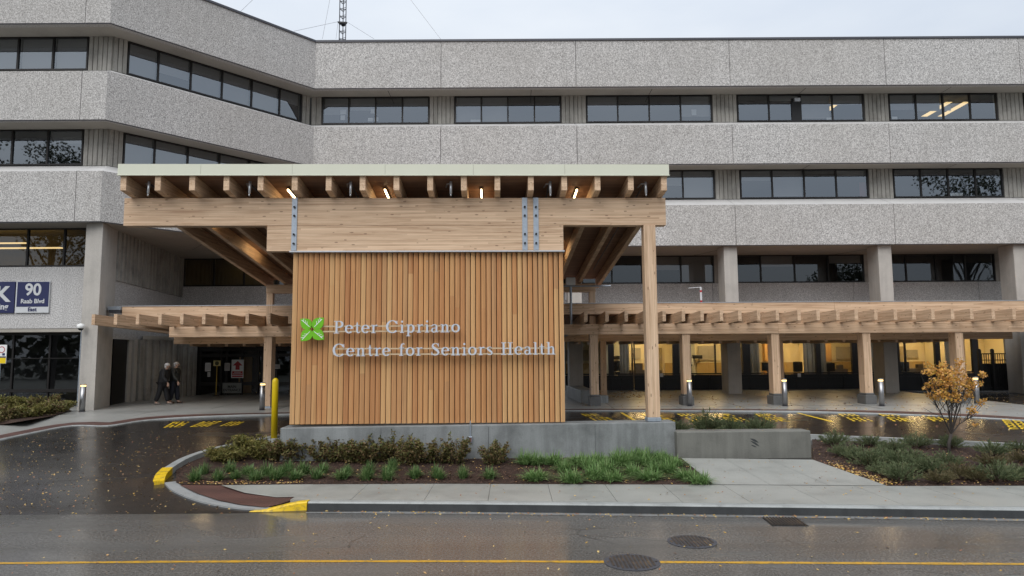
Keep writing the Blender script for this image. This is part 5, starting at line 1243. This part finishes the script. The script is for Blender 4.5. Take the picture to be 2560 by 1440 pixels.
clumps = [((2345, 925), .2, 200), ((2335, 960), .18, 190), ((2365, 945), .22, 250), ((2395, 930), .2, 220), ((2385, 960), .22, 260), ((2410, 955), .2, 230), ((2330, 990), .14, 110), ((2350, 985), .18, 170), ((2385, 990), .2, 190), ((2415, 985), .16, 150), ((2400, 905), .12, 70), ((2430, 965), .14, 110), ((2455, 935), .10, 50), ((2450, 958), .09, 40), ((2430, 1025), .12, 70), ((2450, 1005), .10, 50), ((2322, 930), .12, 70), ((2318, 910), .08, 30), ((2358, 912), .10, 60), ((2440, 1062), .06, 22), ((2315, 968), .08, 30), ((2462, 1000), .05, 20)]
for (px, py), rad, n in clumps:
    c = T(px, py, r.uniform(-.35, .35))
    for k in range(int(n * .66)):
        v_ = rv(r) * rad * r.random() ** .45; v_.x *= 1.15; v_.z *= .9; maple_leaf(c + v_)
    wood.tube([fork.lerp(c, .55), c], [.007, .003], 4, False)
wood.build('trunk', BARK, tr, True); lf.build('crown', L_MAPLE, tr)
# ------------------------------------------------------------------ fallen leaves and mulch chips
fl = MB(); r = random.Random(99)
def fleaf(p, s):
    a = r.uniform(0, 6.28); n = Vector((r.uniform(-.5, .5), r.uniform(-.5, .5), 1)).normalized(); d = Vector((math.cos(a), math.sin(a), r.uniform(-.2, .2))); d = (d - n * d.dot(n)).normalized(); q = d.cross(n); c = p + Vector((0, 0, s * .25))
    fl.add([c - d * s, c - d * s * .1 + q * s * .6, c + d * s, c - d * s * .1 - q * s * .6], [(0, 1, 2, 3)])
for i in range(2300):                                       # drive, densest near the plaza
    t = r.random() ** 2.3; px = r.uniform(-60, 600); py = 1055 + (1285 - 1055) * t; 
    if px > 250 and t < .1: continue
    lim = 1100 - .17 * px if px < 330 else 1048
    if py < lim + 4: continue
    p = onD(px, py, .004); fleaf(p, r.uniform(.008, .026) * (1.25 if r.random() < .1 else 1))
for i in range(260): p = onD(r.uniform(1450, 2560), r.uniform(1036, 1080), .006); fleaf(p, r.uniform(.015, .04))
for i in range(420):
    x = r.uniform(-3.5, 11); p = Vector((x, lin(KP, x) - .2 - abs(r.gauss(0, .12)), .006)); fleaf(p, r.uniform(.012, .03))
for i in range(170): p = oZ(r.uniform(0, 2560), r.uniform(1290, 1435), .005); fleaf(p, r.uniform(.012, .03))
for i in range(150):
    x = r.uniform(-4, 10); p = Vector((x, r.uniform(lin(KP, x) + .05, lin(SWB, x)), .174)); fleaf(p, r.uniform(.01, .03))
for i in range(700):
    px = r.uniform(1450, 2560); py = 985 + 40 * r.random(); p = oZ(px, py, .93); p.z = PZ(p.x, p.y) + .004
    if p.y < 35.5: fleaf(p, r.uniform(.02, .05))
for i in range(500):
    p = oZ(1430 + abs(r.gauss(0, 130)), r.uniform(982, 996), .95); p.z = PZ(p.x, p.y) + .004
    if 29 < p.y < 35.5: fleaf(p, r.uniform(.03, .06))
for i in range(60): p = onD(r.uniform(1760, 2100), r.uniform(1150, 1210), .055); fleaf(p, r.uniform(.012, .03))
def bed_pts(n, poly, off):
    k = 0
    while k < n:
        px, py = r.uniform(poly[0], poly[1]), r.uniform(poly[2], poly[3]); k += 1; yield px, py
def inpoly(x, y, P):
    c = False
    for i in range(len(P)):
        a, b = P[i], P[i - 1]
        if (a.y > y) != (b.y > y) and x < (b.x - a.x) * (y - a.y) / (b.y - a.y) + a.x: c = not c
    return c
ch = MB()
for bedp, box, n in ((bed, (440, 1780, 1105, 1214), 7000), (bedR, (2030, 2570, 1098, 1216), 5000)):
    for px, py in bed_pts(n, box, 0):
        p = onD(px, py, .03)
        if not inpoly(p.x, p.y, bedp): continue
        if r.random() < .16: fleaf(p + Vector((0, 0, .012)), r.uniform(.010, .032)); continue
        a = r.uniform(0, 6.28); d = Vector((math.cos(a), math.sin(a), r.uniform(-.3, .5))).normalized(); s_ = d.cross(Vector((0, 0, 1))).normalized() * r.uniform(.004, .011); l = r.uniform(.02, .055); q = p + Vector((0, 0, r.uniform(.0, .02)))
        ch.add([q - d * l - s_, q + d * l - s_, q + d * l + s_, q - d * l + s_], [(0, 1, 2, 3)])
for i in range(500):                                       # drift of leaves at the right bed edge and the kerb nose
    t = r.random(); p = onD(2060 + 160 * t + abs(r.gauss(0, 18)), 1160 + 50 * t + r.gauss(0, 4), .035)
    if inpoly(p.x, p.y, bedR): fleaf(p, r.uniform(.015, .04))
for i in range(260):
    p = onD(r.uniform(445, 760), 1211 - abs(r.gauss(0, 5)), .04); 
    if inpoly(p.x, p.y, bed): fleaf(p, r.uniform(.015, .035))
tag(fl.build('fallen_leaves', L_FALL), kind='stuff'); tag(ch.build('mulch_chips', CHIP), kind='stuff')
# ------------------------------------------------------------------ things set into the road
def mat_rust():
    t = NT('iron_stud'); n = t.noise(t.coord(), 7, 5, .7)
    t.pbsdf(t.ramp(n, [(.4, (.05, .045, .042)), (.56, (.10, .075, .055)), (.68, (.22, .15, .08))]), .5, .3); return t.m
def disc(name, px, py, rad, label):
    p = oZ(px, py, .005); e = empty(name, p); tag(e, label, 'manhole cover'); MB().lathe([(rad, .0), (rad, .004), (rad * .93, .006)], 40).build('frame', DARKM, e)
    g_ = MB()
    k = -rad
    while k < rad:
        j = -rad
        while j < rad:
            if math.hypot(k, j) < rad * .86: g_.box(k - .016, k + .016, j - .016, j + .016, .0055, .016)
            j += .055
        k += .055
    g_.build('stud', mat_rust() if 'iron_stud' not in MATS else MATS['iron_stud'], e); return e
disc('manhole_cover', 1580, 1405.5, .385, 'round iron manhole cover cutting the yellow road line'); disc('manhole_cover', 1730, 1354, .37, 'round iron manhole cover between the yellow line and kerb')
p = oZ(1962, 1304, .004); e = empty('storm_grate', p, R_(-4)); tag(e, 'square iron storm drain grate at the gutter', 'drain'); MB().box(-.3, .3, -.3, .3, -.02, .003).build('frame', BLACK, e)
g_ = MB()
for k in range(11): g_.box(-.28 + k * .053, -.262 + k * .053, -.28, .28, .0035, .02)
g_.build('grate', MATS['iron_stud'], e)

# ------------------------------------------------------------------ trees across the road, seen mirrored in the glass
def big_tree(x, y, h, rad, seed, n, label):
    r = random.Random(seed); e = empty('street_tree', (x, y, 0)); tag(e, label, 'tree', 'trees across the road'); w = MB(); l_ = MB(); w.tube([(0, 0, -.2), (.2, 0, h * .4), (.1, .1, h * .8)], [.35, .25, .1], 8)
    cs = []
    for k in range(16):
        a = r.uniform(0, 6.28); q = Vector((math.cos(a) * rad * r.uniform(.3, 1), math.sin(a) * rad * r.uniform(.3, 1), h * r.uniform(.45, 1))); s_ = Vector((.15, 0, h * r.uniform(.3, .6))); w.tube([s_, s_.lerp(q, .5) + Vector((0, 0, .4)), q], [.12, .08, .03], 5, False); cs.append(q)
    for c in cs:
        for k in range(n):
            p = c + rv(r) * r.random() ** .5 * rad * .36; leafq(l_, p, rv(r), rv(r), .34, .12)
    w.build('trunk', BARK, e); l_.build('crown', L_TREE, e)
big_tree(54, -10, 25, 7, 3, 380, 'broad dark tree mirrored in the right windows'); big_tree(43, -16, 13, 6, 4, 380, 'lower dark tree mirrored in the right second floor windows'); big_tree(-46, -14, 25, 7, 6, 380, 'dark tree mirrored in the far left windows')

tl = MB(); r = random.Random(8)  # unseen treeline behind the camera, added to darken low window reflections
for k in range(60):
    cx_ = -95 + 190 * (k + r.random()) / 60; cy_ = r.uniform(-52, -44); hh = r.uniform(5.5, 11.5); rr_ = r.uniform(2.5, 4.5)
    for q in range(100):
        p = Vector((cx_, cy_, hh * .5)) + Vector((rv(r).x * rr_, rv(r).y * rr_, rv(r).z * hh * .55)); p.z = max(.1, p.z); leafq(tl, p, rv(r), rv(r), 1.5, .6)
tag(tl.build('far_trees', L_TREE), kind='stuff')
# ------------------------------------------------------------------ light
W = bpy.data.worlds.new('World'); S.world = W; W.use_nodes = True; nt = W.node_tree; nt.nodes.clear()
o = nt.nodes.new('ShaderNodeOutputWorld'); bg = nt.nodes.new('ShaderNodeBackground'); sky = nt.nodes.new('ShaderNodeTexSky'); sky.sky_type = 'NISHITA'; sky.sun_disc = False
SUN_EL, SUN_AZ = R_(48), R_(200)                           # azimuth measured from +Y (north) clockwise: the sun stands behind the camera
sky.sun_elevation = SUN_EL; sky.sun_rotation = SUN_AZ; sky.dust_density = 3; sky.air_density = 1.0; sky.ozone_density = 1.5
tc = nt.nodes.new('ShaderNodeTexCoord'); sp_ = nt.nodes.new('ShaderNodeSeparateXYZ'); nt.links.new(tc.outputs['Generated'], sp_.inputs[0])
rp_ = nt.nodes.new('ShaderNodeValToRGB'); nt.links.new(sp_.outputs['Z'], rp_.inputs[0])
el_ = rp_.color_ramp.elements
for i, (p_, c_) in enumerate(((0, (4.8, 5.0, 5.3)), (.35, (7.2, 7.6, 8.1)), (1, (12.5, 12.9, 13.4)))):
    if i >= len(el_): el_.new(p_)
    el_[i].position = p_; el_[i].color = (c_[0] / 14, c_[1] / 14, c_[2] / 14, 1)
sc_ = nt.nodes.new('ShaderNodeVectorMath'); sc_.operation = 'SCALE'; sc_.inputs['Scale'].default_value = 14; nt.links.new(rp_.outputs[0], sc_.inputs[0])
nz = nt.nodes.new('ShaderNodeTexNoise'); mp = nt.nodes.new('ShaderNodeMapping'); mp.inputs['Scale'].default_value = (1, 1, 3); nt.links.new(tc.outputs['Generated'], mp.inputs[0]); nt.links.new(mp.outputs[0], nz.inputs['Vector']); nz.inputs['Scale'].default_value = 2.2; nz.inputs['Detail'].default_value = 5
cr = nt.nodes.new('ShaderNodeValToRGB'); nt.links.new(nz.outputs[0], cr.inputs[0]); cr.color_ramp.elements[0].position = .3; cr.color_ramp.elements[0].color = (.80, .84, .90, 1); cr.color_ramp.elements[1].position = .7; cr.color_ramp.elements[1].color = (1.04, 1.04, 1.03, 1)
ml = nt.nodes.new('ShaderNodeMix'); ml.data_type = 'RGBA'; ml.blend_type = 'MULTIPLY'; ml.inputs[0].default_value = 1; nt.links.new(sc_.outputs[0], ml.inputs[6]); nt.links.new(cr.outputs[0], ml.inputs[7])
mx = nt.nodes.new('ShaderNodeMix'); mx.data_type = 'RGBA'; mx.inputs[0].default_value = .86; nt.links.new(sky.outputs[0], mx.inputs[6]); nt.links.new(ml.outputs[2], mx.inputs[7])
nt.links.new(mx.outputs[2], bg.inputs[0]); bg.inputs[1].default_value = .10; nt.links.new(bg.outputs[0], o.inputs[0])
sl_ = bpy.data.lights.new('sun', 'SUN'); sl_.energy = 1.5; sl_.angle = R_(50); sl_.color = (1, .97, .93); so = bpy.data.objects.new('sun', sl_); COL.objects.link(so)
d = Vector((math.sin(SUN_AZ) * math.cos(SUN_EL), math.cos(SUN_AZ) * math.cos(SUN_EL), math.sin(SUN_EL))); so.rotation_euler = d.to_track_quat('Z', 'Y').to_euler(); so.location = (0, -20, 40)
S.view_settings.view_transform = 'Standard'; S.view_settings.look = 'None'; S.view_settings.exposure = 0.27; S.view_settings.gamma = 1
S.cycles.use_denoising = True
S.cycles.max_bounces = 8; S.cycles.transparent_max_bounces = 12
